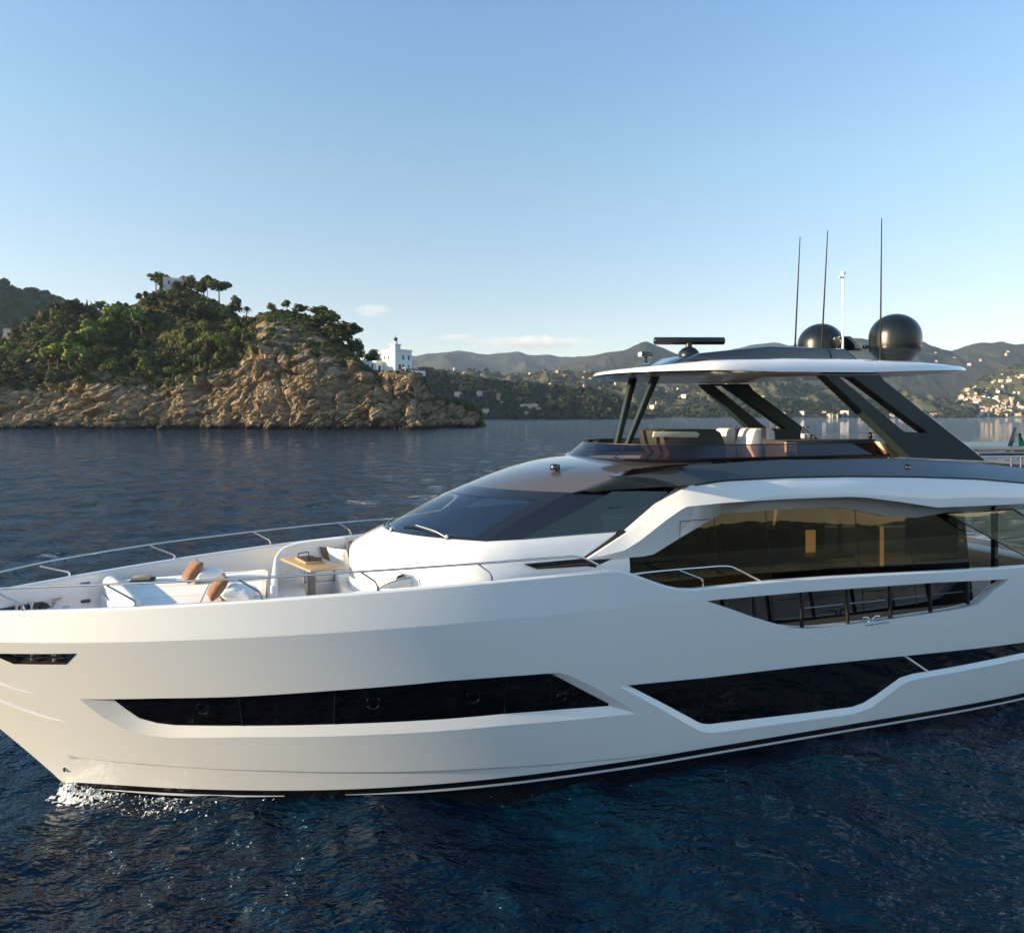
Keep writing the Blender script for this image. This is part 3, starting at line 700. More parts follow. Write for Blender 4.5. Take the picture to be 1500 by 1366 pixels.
# helm console, seats, bar
m = MB(); q = [PT(x, y, 0) for x, y in ((955,648),(953,630),(960,628),(1028,628),(1036,632),(1044,652),(1046,690),(975,690))]
m.solid([p+Vector((0,-.55,0)) for p in q], (0, 1.15, 0)); cons = m.build('helm_console', M['intd'], yacht, bevel=.04)
q = [PT(x, y, -.57) for x, y in ((957,640),(958.5,632),(1020,632),(1026,636),(1022,641))]
m = MB(); m.solid(q, (0, .06, 0)); m.build('console_pad', M['beige'], cons, bevel=.015)
def helm_seat(px0, px1, yt, yb, t):
    a, b = PT(px0, yt, t), PT(px1, yt, t); zb = 5.55; L = (b-a).length
    m = MB(); q = [Vector((a.x+.10,0,a.z-.02)), Vector((a.x+.16,0,a.z+.03)), Vector((b.x-.08,0,b.z+.03)), Vector((b.x,0,b.z-.04)), Vector((b.x+.02,0,b.z-.35)), Vector((b.x-.08,0,zb)), Vector((a.x+.2,0,zb)), Vector((a.x-.03,0,a.z-.38))]
    q = [Vector((p.x, t-.28, p.z)) for p in q]; m.solid(q, (0, .56, 0)); st = m.build('helm_seat', M['white_fab'], yacht, bevel=.045, seg=3)
    m = MB(); q2 = [Vector((a.x+L*f, t-.285, z)) for f, z in ((.42,a.z+.032),(.62,a.z+.032),(.64,zb),(.44,zb))]; m.solid(q2, (0,.57,.004)); m.build('seat_stripe', M['greyleg'], st)
    m = MB(); m.box((a.x-.3, t-.26, zb-.08), (b.x-.05, t+.26, zb+.06)); m.build('seat_cushion', M['white_fab'], st, bevel=.04)
    m = MB(); m.lathe([(.16,FZ-zb),(.16,FZ-zb+.03),(.06,FZ-zb+.05),(.06,-.08)], 14, (a.x+.1, t, zb)); m.build('seat_pedestal', M['steel'], st)
helm_seat(1052, 1087, 629, 668, .55); helm_seat(1088, 1124, 629, 668, -.5)
m = MB(); q = [PT(x, y, -1.75) for x, y in ((1152,690),(1152,645.5),(1282,643.5),(1290,649),(1300,668),(1300,690))]
m.solid(q, (0, .7, 0)); bar = m.build('bar_cabinet', M['intd'], yacht, bevel=.02)
q = [PT(x, y, -1.76) for x, y in ((1152,662),(1152,648.5),(1167,648.3),(1167,662))]
m = MB(); m.solid(q, (0,.06,0)); m.build('lit_bar_end', M['beige'], bar)  # beige sheet paints the sunlit end of the dark cabinet
m = MB(); q = [PT(x, y, -1.9) for x, y in ((1288,646),(1304,650),(1324,668),(1303,672))]; m.solid(q, (0, .5, 0)); m.build('aft_coaming_pad', M['beige'], yacht, bevel=.03)
m = MB(); q = [PT(x, y, .9) for x, y in ((1345,662),(1350,650),(1420,652),(1425,668))]; m.solid(q, (0, .8, 0)); m.build('flybridge_sofa', M['beige'], yacht, bevel=.05)
# hardtop
HO = [(10.36,0), (10.42,.5), (10.60,1.0), (10.90,1.5), (11.3,1.95), (11.66,2.24), (12.2,2.36), (13.2,2.40), (14.6,2.40), (16.2,2.38), (17.4,2.30), (18.4,2.12), (19.2,1.70), (19.65,1.0), (19.8,0)]
ho = smooth_path([Vector((s, -t, 0)) for s, t in HO], 5)
def hz(s): return float(np.interp(s, [10.3, 11.6, 13, 15.5, 17, 19.2], [7.615, 7.60, 7.585, 7.62, 7.69, 7.78]))
def hth(s): return float(np.interp(s, [10.3, 10.9, 11.6, 13.5, 15.5, 17, 18.4, 19.2, 19.8], [.06, .12, .19, .26, .26, .20, .11, .05, .03]))
def shrink(p, d):
    c = Vector((14.4, 0, 0)); v = p-c; r = v.length; k = (r-d)/r if r > d else 0; return Vector((c.x+v.x*k, v.y*max(0, (abs(v.y)-d)/max(abs(v.y), 1e-6)) if abs(v.y) > 1e-6 else 0, 0))
def hrow(d, zf): return [Vector((q.x, q.y, zf(p.x))) for p in ho for q in [shrink(p, d)]]
rows = [hrow(.30, lambda s: hz(s)-.02), hrow(.06, lambda s: hz(s)-.03), hrow(.0, lambda s: hz(s)+.0), hrow(.0, lambda s: hz(s)+.03), hrow(.05, lambda s: hz(s)+.03+hth(s)*.62), hrow(.16, lambda s: hz(s)+.03+hth(s)*.88), hrow(.5, lambda s: hz(s)+.05+hth(s)*1.05), hrow(1.3, lambda s: hz(s)+.07+hth(s)*1.15), hrow(2.3, lambda s: hz(s)+.08+hth(s)*1.2)]
m = MB()
for side in (1, -1):
    V = [fl_(p, side) for r in rows[2:] for p in r]; m.add(V, [list(map(int, f)) for f in grid_faces(len(rows)-2, len(ho))])
top_ = m.build('hardtop', M['gel'], yacht, 50, weld=.002)
m = MB()
for side in (1, -1):
    V = [fl_(p, side) for r in rows[:3][::-1] for p in r]; m.add(V, [list(map(int, f)) for f in grid_faces(3, len(ho))])
m.build('hardtop_trim', M['black'], top_, 50, weld=.002)
m = MB()
un = [hrow(.30, lambda s: hz(s)-.02), hrow(.42, lambda s: hz(s)-.05), hrow(.9, lambda s: hz(s)-.055), hrow(2.3, lambda s: hz(s)-.06)]
for side in (1, -1):
    V = [fl_(p, side) for r in un for p in r]; m.add(V, [list(map(int, f)) for f in grid_faces(len(un), len(ho))])
m.build('hardtop_ceiling', mat('hardtop_ceiling_paint', (.62,.55,.47), .3, coat=.4), top_, 60, weld=.002)
m = MB(); m.solid([Vector((12.0,-.85,7.88)), Vector((12.35,-.85,8.08)), Vector((14.2,-.85,8.30)), Vector((16.4,-.85,8.30)), Vector((17.0,-.85,7.90))], (0,1.7,0)); m.build('mast_fairing', M['black'], top_, bevel=.05)
# slim front legs
for (tx, ty, bx, by, tt, tb) in ((961,549,919,651,-.42,-.22), (927,556,903,652,.55,.25)):
    a, b = PT(tx, ty, tt), PT(bx, by, tb); a = a+(a-b).normalized()*.1; w = Vector((.085, 0, 0)); d = Vector((0, .07, 0))
    m = MB(); m.solid([a-w-d, a+w-d, b+w*.7-d, b-w*.7-d], d*2); m.build('hardtop_leg', M['archp'], yacht, bevel=.02)
# raked aft arches
AO = [(1208,549), (1289,549), (1298,561), (1421,657), (1442,674.5), (1334,670)]; AH = [(1229,552), (1250,552), (1359.5,634), (1324,632)]
for side in (1, -1):
    pl = lambda x, y: PT(x, y, -2.36, .03, 7.6)
    o_ = [pl(*p) for p in AO]; h_ = [pl(*p) for p in AH]
    f2 = lambda L: [(p.x, p.z) for p in L]
    P, T = cdt_fill(f2(o_), [f2(h_)], [], .5, .3); yv = lambda z: -2.36+.03*(z-7.6); th = .26
    m = MB()
    for dy in (0, th): m.add([Vector((p[0], (yv(p[1])+dy)*side, p[1])) for p in P], T)
    for L in (o_, h_):
        n = len(L); m.add([fl_(p, side) for p in L]+[fl_(p+Vector((0,th,0)), side) for p in L], [[i, (i+1) % n, n+(i+1) % n, n+i] for i in range(n)])
    ac = m.build('hardtop_arch', M['archp'], yacht, 25, weld=.001)
    a, b = pl(1298.5,561), pl(1442,673.5); m = MB(); m.tube([fl_(a+Vector((.01,.02,.01)), side), fl_(b+Vector((.01,.02,.01)), side)], .014, 6); m.build('arch_edge', M['steel'], ac)
# radar, searchlight, domes, aerials, mast light
c = PT(1009, 517, 0); m = MB(); m.lathe([(.20,-.26),(.24,-.2),(.25,-.08),(.23,.03),(.15,.11),(.075,.14),(.075,.25)], 24, c); rd = m.build('radar', M['dome'], yacht, 50)
a, b = PT(962.5, 499.5, 0), PT(1055, 499, 0); mid_ = (a+b)/2; e = Vector((1,0,0)); L = (b-a).length/2*1.0
m = MB(); dxy = Vector((CT, -ST, 0)); m.tube([mid_-dxy*L*.97, mid_-dxy*L*.95, mid_+dxy*L*.95, mid_+dxy*L*.97], [.07,.088,.088,.07], 14); m.build('radar_bar', M['dome'], rd, 50, bevel=0)
p = PT(946, 522, -.1); m = MB(); m.box(p-Vector((.14,.10,.02)), p+Vector((.13,.10,.11))); sl_ = m.build('search_light', M['black'], yacht, bevel=.025)
m = MB(); m.lathe([(.07,-.16),(.05,-.10),(.04,.0)], 12, p); m.build('light_stand', M['black'], sl_)
m = MB(); m.box(p-Vector((.155,.08,.0)), p+Vector((-.142,.08,.09))); m.build('lens', M['gelin'], sl_)
def radome(px, py, r, h, t):
    c = PT(px, py, t); m = MB()
    pr = [(r*.45,-h*.62),(r*.62,-h*.6),(r*.96,-h*.34),(r*.985,-h*.30),(r,-h*.2),(r,0)] + [(r*math.cos(a), r*.98*math.sin(a)) for a in np.linspace(.12, 1.5, 12)]
    m.lathe(pr, 40, c); d = m.build('radome', M['dome'], yacht, 40)
    m = MB(); m.lathe([(r*1.004,-.012),(r*1.008,-.008),(r*1.008,.008),(r*1.004,.012)], 40, c+Vector((0,0,-h*.2))); m.build('dome_seam', M['dark'], d)
radome(1311, 494, .585, 1.0, -.9); radome(1202, 505, .58, .85, .95)
def aerial(x0, y0, x1, y1, t):
    a, b = PT(x0, y0, t), PT(x1, y1, t); d = (b-a)
    m = MB(); m.tube([a, a+d*.04, a+d*.041, a+d*.5, b], [.03,.03,.021,.016,.010], 8); m.build('aerial', M['ant'], yacht)
aerial(1164.5, 510, 1172, 347, -.2); aerial(1203.5, 513, 1212.5, 338, -.8); aerial(1289.5, 528, 1291.5, 320, -1.5)
a, b = PT(1234.5, 500, .1), PT(1235, 402, .1)
m = MB(); m.tube([a-Vector((0,0,.2)), b], .03, 10); ms = m.build('light_mast', mat('white_mast', (.85,.85,.85), .12, coat=1), yacht)
m = MB(); m.lathe([(.05,0),(.06,.02),(.06,.06),(.03,.08)], 14, b); m.box(b+Vector((-.13,-.03,-.09)), b+Vector((.0,.03,-.06))); m.build('mast_lamp', M['gelin'], ms)
m = MB(); q = [PT(x, y, .1) for x, y in ((1230,492),(1247,492),(1266,514),(1234,514))]; m.solid(q, (0,.3,0)); m.build('instrument_pod', M['black'], yacht, bevel=.03)
p = PT(1268, 508, .1); m = MB(); m.lathe([(.0,-.08),(.07,-.05),(.085,0),(.07,.05),(.0,.08)], 16, p); m.build('horn', M['black'], yacht)
# aft flybridge rail
r0, r1 = PT(1436,669,-2.3), PT(1640,668,-2.3)
m = MB(); m.tube([r0, r1], .02, 8); rl = m.build('aft_rail', M['steel'], yacht)
for x in (1481, 1495, 1540):
    a, b = PT(x, 667.5, -2.3), PT(x, 688, -2.3); m = MB(); m.tube([a, b], .02, 8); m.build('rail_post', M['steel'], rl)
m = MB(); a, b = PT(1424,659,-1.6), PT(1640,661,-1.6); m.box((a.x, -1.8, a.z-.03), (b.x, 1.6, a.z+.02)); m.build('aft_table_top', M['wood'], yacht, bevel=.01)
m = MB(); a, b = PT(1430,666,-2.0), PT(1640,664,-2.0); m.box((a.x, -2.05, a.z-.04), (b.x, -1.95, a.z+.05)); m.build('aft_beam', M['black'], yacht, bevel=.01)
# ---------------------------------------------------------------- sea
rng = np.random.default_rng(11)
dense_a = np.radians(np.arange(-48, 48.01, .125)); coarse = np.radians(np.concatenate([np.arange(48.5, 180, 2.0), np.arange(-180, -48.4, 2.0)]))
ang = np.concatenate([dense_a, np.radians(np.arange(50, 310.1, 2.0))])          # measured from +Y, clockwise
r = [1.5]
while r[-1] < 30000: r.append(r[-1]*(1.006 if 6 < r[-1] < 45 else 1.009 if r[-1] < 300 else 1.04))
r = np.array(r); Rr, Aa = np.meshgrid(r, ang, indexing='ij')
X, Y = Rr*np.sin(Aa), Rr*np.cos(Aa); Zw = np.zeros_like(X); DX = np.zeros_like(X); DY = np.zeros_like(X)
cell = np.maximum(Rr*.008, .03)
for k in range(90):
    lam = .35*(9/.35)**rng.random(); th_ = rad(200) + rng.normal()*.75; kk = 2*math.pi/lam
    slope = .027*(1.0 if lam < 5 else .7); amp = slope/kk; ph = rng.random()*6.28
    att = np.clip((lam/cell-3)/4, 0, 1); gust = 1
    p_ = kk*(X*math.cos(th_)+Y*math.sin(th_))+ph
    Zw += amp*np.cos(p_)*att; DX -= .55*amp*math.cos(th_)*np.sin(p_)*att; DY -= .55*amp*math.sin(th_)*np.sin(p_)*att
patch = .78+.22*vnoise(np.stack([X/7, Y/11, 0*X], -1), 5)
Zw *= patch; DX *= patch; DY *= patch
V = np.stack([X+DX, Y+DY, Zw], -1).reshape(-1, 3)
me = np_mesh('sea', V, grid_faces(len(r), len(ang), True))
wm = bpy.data.materials.new('sea_water'); wm.use_nodes = True; nt = wm.node_tree; b = nt.nodes['Principled BSDF']
b.inputs['Base Color'].default_value = (.0006, .011, .028, 1); b.inputs['Roughness'].default_value = .03; b.inputs['IOR'].default_value = 1.33; b.inputs['Specular Tint'].default_value = (.58, .82, 1.0, 1)
geo = nt.nodes.new('ShaderNodeNewGeometry')
def noise_at(scale, detail, stretch=(1, 1, 1), rot=0.35):
    mp = nt.nodes.new('ShaderNodeMapping'); mp.inputs['Scale'].default_value = stretch; mp.inputs['Rotation'].default_value = (0, 0, rot)
    n = nt.nodes.new('ShaderNodeTexNoise'); n.inputs['Scale'].default_value = scale; n.inputs['Detail'].default_value = detail; n.inputs['Roughness'].default_value = .6
    nt.links.new(geo.outputs['Position'], mp.inputs[0]); nt.links.new(mp.outputs[0], n.inputs['Vector']); return n.outputs['Fac']
def bump_on(h, dist, strength, prev=None):
    bp = nt.nodes.new('ShaderNodeBump'); bp.inputs['Distance'].default_value = dist; bp.inputs['Strength'].default_value = strength
    nt.links.new(h, bp.inputs['Height'])
    if prev is not None: nt.links.new(prev, bp.inputs['Normal'])
    return bp.outputs[0]
n1 = bump_on(noise_at(.8, 4, (1, 1.7, 1)), .55, .9)
n2 = bump_on(noise_at(3.6, 3, (1, 1.8, 1), .2), .045, 1.0, n1)
# unresolved ripples: slope noise added to the normal, stronger where single waves are too small to model
ln_ = nt.nodes.new('ShaderNodeVectorMath'); ln_.operation = 'LENGTH'; nt.links.new(geo.outputs['Position'], ln_.inputs[0])
rm = nt.nodes.new('ShaderNodeMapRange'); rm.inputs['From Min'].default_value = 10; rm.inputs['From Max'].default_value = 55; rm.inputs['To Min'].default_value = .12; rm.inputs['To Max'].default_value = 1.5
nt.links.new(ln_.outputs['Value'], rm.inputs['Value'])
mp = nt.nodes.new('ShaderNodeMapping'); mp.inputs['Scale'].default_value = (1, 1.5, 1); mp.inputs['Rotation'].default_value = (0, 0, .3); nt.links.new(geo.outputs['Position'], mp.inputs[0])
ns_ = nt.nodes.new('ShaderNodeTexNoise'); ns_.inputs['Scale'].default_value = .75; ns_.inputs['Detail'].default_value = 4; ns_.inputs['Roughness'].default_value = .65; nt.links.new(mp.outputs[0], ns_.inputs['Vector'])
sb = nt.nodes.new('ShaderNodeVectorMath'); sb.operation = 'SUBTRACT'; sb.inputs[1].default_value = (.5, .5, .5); nt.links.new(ns_.outputs['Color'], sb.inputs[0])
fl2 = nt.nodes.new('ShaderNodeVectorMath'); fl2.operation = 'MULTIPLY'; fl2.inputs[1].default_value = (1, 1, 0); nt.links.new(sb.outputs[0], fl2.inputs[0])
sc2 = nt.nodes.new('ShaderNodeVectorMath'); sc2.operation = 'SCALE'; nt.links.new(fl2.outputs[0], sc2.inputs[0]); nt.links.new(rm.outputs['Result'], sc2.inputs['Scale'])
ad2 = nt.nodes.new('ShaderNodeVectorMath'); ad2.operation = 'ADD'; nt.links.new(n2, ad2.inputs[0]); nt.links.new(sc2.outputs[0], ad2.inputs[1])
no2 = nt.nodes.new('ShaderNodeVectorMath'); no2.operation = 'NORMALIZE'; nt.links.new(ad2.outputs[0], no2.inputs[0]); nt.links.new(no2.outputs[0], b.inputs['Normal'])
sea = newobj('sea', me, wm); sea.location.z = -.03; tag(sea, kind='structure')
# bow wave foam and specks along the waterline
def foam(pts_n, centre_fn, smin, smax, seed):
    g = np.random.default_rng(seed); vs, fs = [], []
    base = np.array([(1,1,1),(1,-1,-1),(-1,1,-1),(-1,-1,1)], float)/1.7
    ov, of = [], []
    for i in range(pts_n):
        c, s = centre_fn(g); s *= smin+(smax-smin)*g.random()**3
        u = g.normal(size=(6, 3)); u[:, 2] *= .5; u = u/np.linalg.norm(u, axis=1)[:, None]*s; o = len(ov)
        oct_ = np.array([(1,0,0),(-1,0,0),(0,1,0),(0,-1,0),(0,0,1),(0,0,-1)])*s*(.6+.8*g.random((6,1)))*np.array([1,1,.6])
        ov += [tuple(np.array(c)+q) for q in oct_]
        of += [[o+a for a in f] for f in ((0,2,4),(2,1,4),(1,3,4),(3,0,4),(2,0,5),(1,2,5),(3,1,5),(0,3,5))]
    return ov, of
def bowc(g):
    u = g.random(); s = -.05+u**1.4*2.2; d = .02+abs(g.normal())*(.10+.16*min(u*2, 1)); p = world_of((s, -half(s, .05)-d, .0)); z = .30*math.exp(-s*1.8)*g.random()**2+.015
    return (p.x, p.y, z), 1.0
def speck(g):
    s = 4.2+g.random()**1.3*9; d = .15+abs(g.normal())*.55; p = world_of((s, -half(s, .05)-d, 0)); return (p.x, p.y, .02+.02*g.random()), .6
fm = mat('sea_foam', (.78,.78,.76), .6)
a_, f_ = foam(350, bowc, .003, .014, 1); b_, g_ = foam(40, speck, .004, .012, 2)
# torn sheets of foam: one thrown up at the stem, one trailing flat beside the hull
def sheet(s0, s1, d0, d1, hfun, cut, seed, ns=260, nd=70):
    S, D = np.meshgrid(np.linspace(s0, s1, ns), np.linspace(0, 1, nd), indexing='ij'); P_ = np.zeros((ns, nd, 3))
    for i in range(ns):
        for j in range(nd):
            d = d0+(d1-d0)*D[i, j]; w_ = world_of((S[i, j]-.25*D[i, j], -half(S[i, j], .05)-d*(.35+.65*min(1, (S[i, j]-s0)/.5)), 0)); P_[i, j] = (w_.x, w_.y, hfun(S[i, j]-s0, D[i, j]))
    n_ = fbm(P_*np.array([16, 26, 16]), 5, seed, .6); P_[..., 2] += np.abs(fbm(P_*14, 4, seed+5))*.05*np.clip(1.2-D, .2, 1)+.012
    edge = np.clip(np.minimum.reduce([D*8, (1-D)*2.2, (S-s0)*5+.3, (s1-S)*1.2]), 0, 1); keep = (n_+.9*edge-cut) > 0
    F = grid_faces(ns, nd); kf = keep.ravel()[F].all(1); return [tuple(v) for v in P_.reshape(-1, 3)], F[kf].tolist()
A1, B1_ = sheet(-.12, 1.25, -.02, .50, lambda s, d: .30*math.exp(-s*2.2)*max(0, 1-d*1.3)**1.0, .38, 3)
A2, B2_ = sheet(.5, 3.1, .10, .75, lambda s, d: .02, 1.25, 9)
A2b, B2b = sheet(1.0, 3.8, .02, .22, lambda s, d: .02, 1.12, 29)
for A_, B_ in ((A1, B1_), (A2, B2_), (A2b, B2b)): f_ = f_+[[i+len(a_) for i in q] for q in B_]; a_ = a_+A_
o = newobj('foam', mesh('foam', a_+b_, f_+[[i+len(a_) for i in q] for q in g_], True), fm); tag(o, 'white bow wave foam curling at the stem of the yacht', kind='stuff')
# ---------------------------------------------------------------- land
def interp(pts, x): return np.interp(x, [p[0] for p in pts], [p[1] for p in pts])
WV = [None]
def worley(P, seed):
    I = np.floor(P).astype(np.int64); f1 = np.full(P.shape[:-1], 9.0); f2 = f1.copy(); cid = np.zeros(P.shape[:-1]); vec = np.zeros(P.shape); WV[0] = vec
    for a in (-1, 0, 1):
        for b_ in (-1, 0, 1):
            for c in (-1, 0, 1):
                J = I + np.array([a, b_, c]); i, j, k = J[..., 0], J[..., 1], J[..., 2]
                q = np.stack([i+_hash(i, j, k, seed), j+_hash(i, j, k, seed+1), k+_hash(i, j, k, seed+2)], -1)
                d = np.linalg.norm(P-q, axis=-1); h = _hash(i, j, k, seed+3)
                near = d < f1; f2 = np.where(near, f1, np.minimum(f2, d)); cid = np.where(near, h, cid); vec[...] = np.where(near[..., None], P-q, vec); f1 = np.where(near, d, f1)
    return f1, f2, cid
def px_of(P): return CX+FOC*P[..., 0]/P[..., 1], HY+FOC*(EYE-P[..., 2])/P[..., 1]
def attr(me, name, val):
    a = me.attributes.new(name, 'FLOAT', 'POINT'); a.data.foreach_set('value', np.ascontiguousarray(val, np.float32).ravel())
def ground_mat(name, rock, veg, veg2, scale, rock2=None, bump=.6, attr_name='veg', wet=True, bd=1.0):
    m = bpy.data.materials.new(name); m.use_nodes = True; nt = m.node_tree; b = nt.nodes['Principled BSDF']; b.inputs['Roughness'].default_value = .9; b.inputs['Specular IOR Level'].default_value = .15
    g = nt.nodes.new('ShaderNodeNewGeometry')
    def nz(s, d=6, r=.62):
        n = nt.nodes.new('ShaderNodeTexNoise'); n.inputs['Scale'].default_value = s; n.inputs['Detail'].default_value = d; n.inputs['Roughness'].default_value = r; nt.links.new(g.outputs['Position'], n.inputs['Vector']); return n.outputs['Fac']
    def mx(f, a, c):
        x = nt.nodes.new('ShaderNodeMix'); x.data_type = 'RGBA'
        for s_, v in ((0, f), (6, a), (7, c)):
            if isinstance(v, tuple): x.inputs[s_].default_value = (*v, 1)
            else: nt.links.new(v, x.inputs[s_])
        return x.outputs[2]
    def ramp(v, lo, hi):
        x = nt.nodes.new('ShaderNodeMapRange'); x.inputs['From Min'].default_value = lo; x.inputs['From Max'].default_value = hi; nt.links.new(v, x.inputs['Value']); return x.outputs['Result']
    n1, n2 = nz(scale), nz(scale*5)
    rk = mx(ramp(n1, .35, .65), rock, rock2 or tuple(c*.6 for c in rock)); rk = mx(ramp(n2, .62, .75), rk, tuple(c*.35 for c in rock))
    vg = mx(ramp(nz(scale*1.7), .38, .62), veg, veg2)
    at = nt.nodes.new('ShaderNodeAttribute'); at.attribute_name = attr_name
    c = mx(at.outputs['Fac'], rk, vg)
    if wet:
        sp = nt.nodes.new('ShaderNodeSeparateXYZ'); nt.links.new(g.outputs['Position'], sp.inputs[0]); wz = nt.nodes.new('ShaderNodeMath'); wz.operation = 'MULTIPLY_ADD'; wz.inputs[1].default_value = -5.0; nt.links.new(n1, wz.inputs[0]); nt.links.new(sp.outputs['Z'], wz.inputs[2]); c = mx(ramp(wz.outputs[0], .9, -1.6), c, (.022, .019, .016))
    nt.links.new(c, b.inputs['Base Color'])
    bp = nt.nodes.new('ShaderNodeBump'); bp.inputs['Strength'].default_value = bump; bp.inputs['Distance'].default_value = bd; nt.links.new(nz(scale*3, 8, .7), bp.inputs['Height']); nt.links.new(bp.outputs[0], b.inputs['Normal'])
    return m
# --- headland
SIL = [(-90,522), (0,514), (30,484), (60,464), (90,452), (120,454), (150,460), (175,455), (200,444), (225,428), (245,420), (270,420), (300,434), (330,448), (352,467), (365,470), (380,459), (405,454), (430,456), (455,462), (470,474), (490,491), (510,508), (525,524), (540,536), (553,541), (560,541.5), (600,543), (618,546), (624,558), (630,574), (640,584), (655,587), (680,588), (694,598), (703,612), (710,626)]
YRD = [(-90,430), (0,425), (200,432), (262,425), (350,408), (390,382), (470,384), (520,372), (560,364), (606,362), (620,364), (640,376), (670,392), (710,402)]
Y0D = [(-90,336), (330,334), (380,331), (560,333), (606,335), (618,342), (640,362), (670,380), (710,398)]
CLF = [(-90,568), (0,572), (60,584), (100,572), (160,560), (200,568), (230,580), (280,566), (320,552), (345,535), (362,505), (400,520), (430,535), (470,530), (520,532), (540,541), (553,543), (600,546), (618,548), (624,560), (630,576), (640,586), (655,589), (680,590), (694,600), (703,614), (710,627)]
us = np.arange(-90, 710.1, .9); NC, NSL, NBK = 150, 120, 16
zr = EYE + (HY-interp(SIL, us))/FOC*interp(YRD, us); y0 = interp(Y0D, us); yr = interp(YRD, us)
yc = y0 + np.interp(us, [-90, 340, 380, 560, 620, 710], [15, 13, 9, 7, 5, 2]); zc = np.minimum(EYE + (HY-interp(CLF, us))/FOC*yc, zr*.98)
rows_ = []
for v in np.linspace(0, 1, NC): rows_.append((y0+(yc-y0)*(v**1.25), -1.5+(zc+1.5)*(v**.92)))
for v in np.linspace(0, 1, NSL+1)[1:]:
    rows_.append((yc+(yr-yc)*v, zc+(zr-zc)*(v*(1.25-.25*v)) if False else zc+(zr-zc)*v**.9))
for v in np.linspace(0, 1, NBK+1)[1:]: rows_.append((yr+v*70, zr*(1-v*v)-1.5*v))
Yg = np.array([r_[0] for r_ in rows_]); Zg = np.array([r_[1] for r_ in rows_]); Xg = (us[None, :]-CX)/FOC*Yg
H = np.stack([Xg, Yg, Zg], -1)
q = np.stack([Xg, Yg, Zg], -1)
nr, nc = Xg.shape; vv = np.concatenate([np.linspace(0, 1, NC), np.linspace(1, 2, NSL+1)[1:], np.linspace(2, 3, NBK+1)[1:]])[:, None]*np.ones((1, nc))
rot = lambda P, a: np.stack([P[..., 0]*math.cos(a)-P[..., 2]*math.sin(a), P[..., 1], P[..., 0]*math.sin(a)+P[..., 2]*math.cos(a)], -1)
qs = rot(q, rad(-38))*np.array([1/9, 1/8, 1/4.2])
warp = np.stack([fbm(q/6, 3, 40+i) for i in range(3)], -1)*.13
def blocks(P, sc, ang, seed, tilt, joint):
    """tilted planar facets: every cell leans its own way, joints cut in between"""
    f1, f2, cid = worley(rot(P, rad(ang))/np.array(sc)+warp, seed); e = np.clip((f2-f1)*11, 0, 1)
    a = cid*97.3; v = WV[0]; return (cid-.5), e, tilt*(v[..., 0]*np.sin(a*6.1)+v[..., 2]*np.cos(a*9.7)+.5*v[..., 1]*np.sin(a*3.3))
c1, e1, p1 = blocks(q, (14, 13, 6.5), -42, 3, 3.6, 1); c2_, e2, p2 = blocks(q, (5.5, 6, 2.4), -38, 9, 1.0, 1); c3_, e3, p3 = blocks(q, (1.9, 2, 1.0), -25, 15, .35, 1)
gul = np.clip((.18-np.abs(fbm(np.stack([q[..., 0]/30+.012*q[..., 2], q[..., 1]/90, q[..., 2]/70], -1), 3, 91)))*6, 0, 1)
rockd = 3.6*c1+p1 - 2.4*(1-e1) + 1.0*c2_+p2 - 1.0*(1-e2) + .3*c3_+p3 - .3*(1-e3) - 3.4*gul + 2.6*fbm(q/np.array([20, 20, 34]), 3, 7) + .22*fbm(q/.9, 3, 21)
slope_w = np.clip((2.0-vv)*1.3, 0, 1)*np.clip((713-us)/12, .1, 1)[None, :]
cw = np.where(vv < 1, 1.0, np.clip(1-(vv-1)*.9, .25, 1))
flat = np.clip(1-np.abs(us-585)/45, 0, 1)[None, :]*np.clip((vv-.86)*8, 0, 1)
amp = cw*np.clip(slope_w, 0, 1)*(1-.95*np.clip(flat*1.8, 0, 1))
rgt = np.clip((us-602)/22, 0, 1)[None, :]; H[..., 1] -= rockd*amp*.95*(1-.6*rgt); H[..., 0] += rockd*amp*(.8*rgt-.25*(1-rgt)); H[..., 2] += .25*rockd*amp*np.clip(vv*4, 0, 1) + 1.3*fbm(q/9, 3, 31)*np.clip((vv-1.05)*3, 0, 1)*slope_w
ter = np.exp(-((us-248)/30)**2)[None, :]*np.exp(-((vv-1.42)/.2)**2)                       # stepped terraces
stp = 2.2; zt = np.floor(H[..., 2]/stp)*stp + np.clip((H[..., 2]/stp % 1 - .75)*4, 0, 1)*stp
tm = np.clip(ter*2.2-.5, 0, 1); H[..., 2] = H[..., 2]*(1-tm)+zt*tm
veg = np.clip((vv-1.0)*5 + .9*fbm(q/5, 4, 55) + .25, 0, 1)
mound = np.clip(1-np.abs(us-425)/75, 0, 1)[None, :]; veg = veg*(1-np.clip(mound*2.2, 0, 1)*np.clip(1-(vv-1.5)*2.2, 0, 1)*np.clip(.62-.9*fbm(q/4.5, 4, 77), 0, 1))
lcl = np.clip(1-np.abs(us-35)/45, 0, 1)[None, :]*np.clip(1-np.abs(vv-1.35)*2.2, 0, 1); veg = veg*(1-np.clip(lcl*1.6*(.5+fbm(q/np.array([3, 5, 12]), 3, 61)), 0, .9))
HP_ = H
me = np_mesh('headland', H.reshape(-1, 3), grid_faces(nr, nc, True), True); attr(me, 'veg', veg)
me.set_sharp_from_angle(angle=rad(26))
hm = ground_mat('headland_rock_and_scrub', (.385,.30,.19), (.040,.050,.014), (.085,.075,.022), .30, (.16,.12,.078), bump=.8, bd=.4)
head = newobj('headland', me, hm); tag(head, kind='structure')
hpx, hpy = px_of(H)
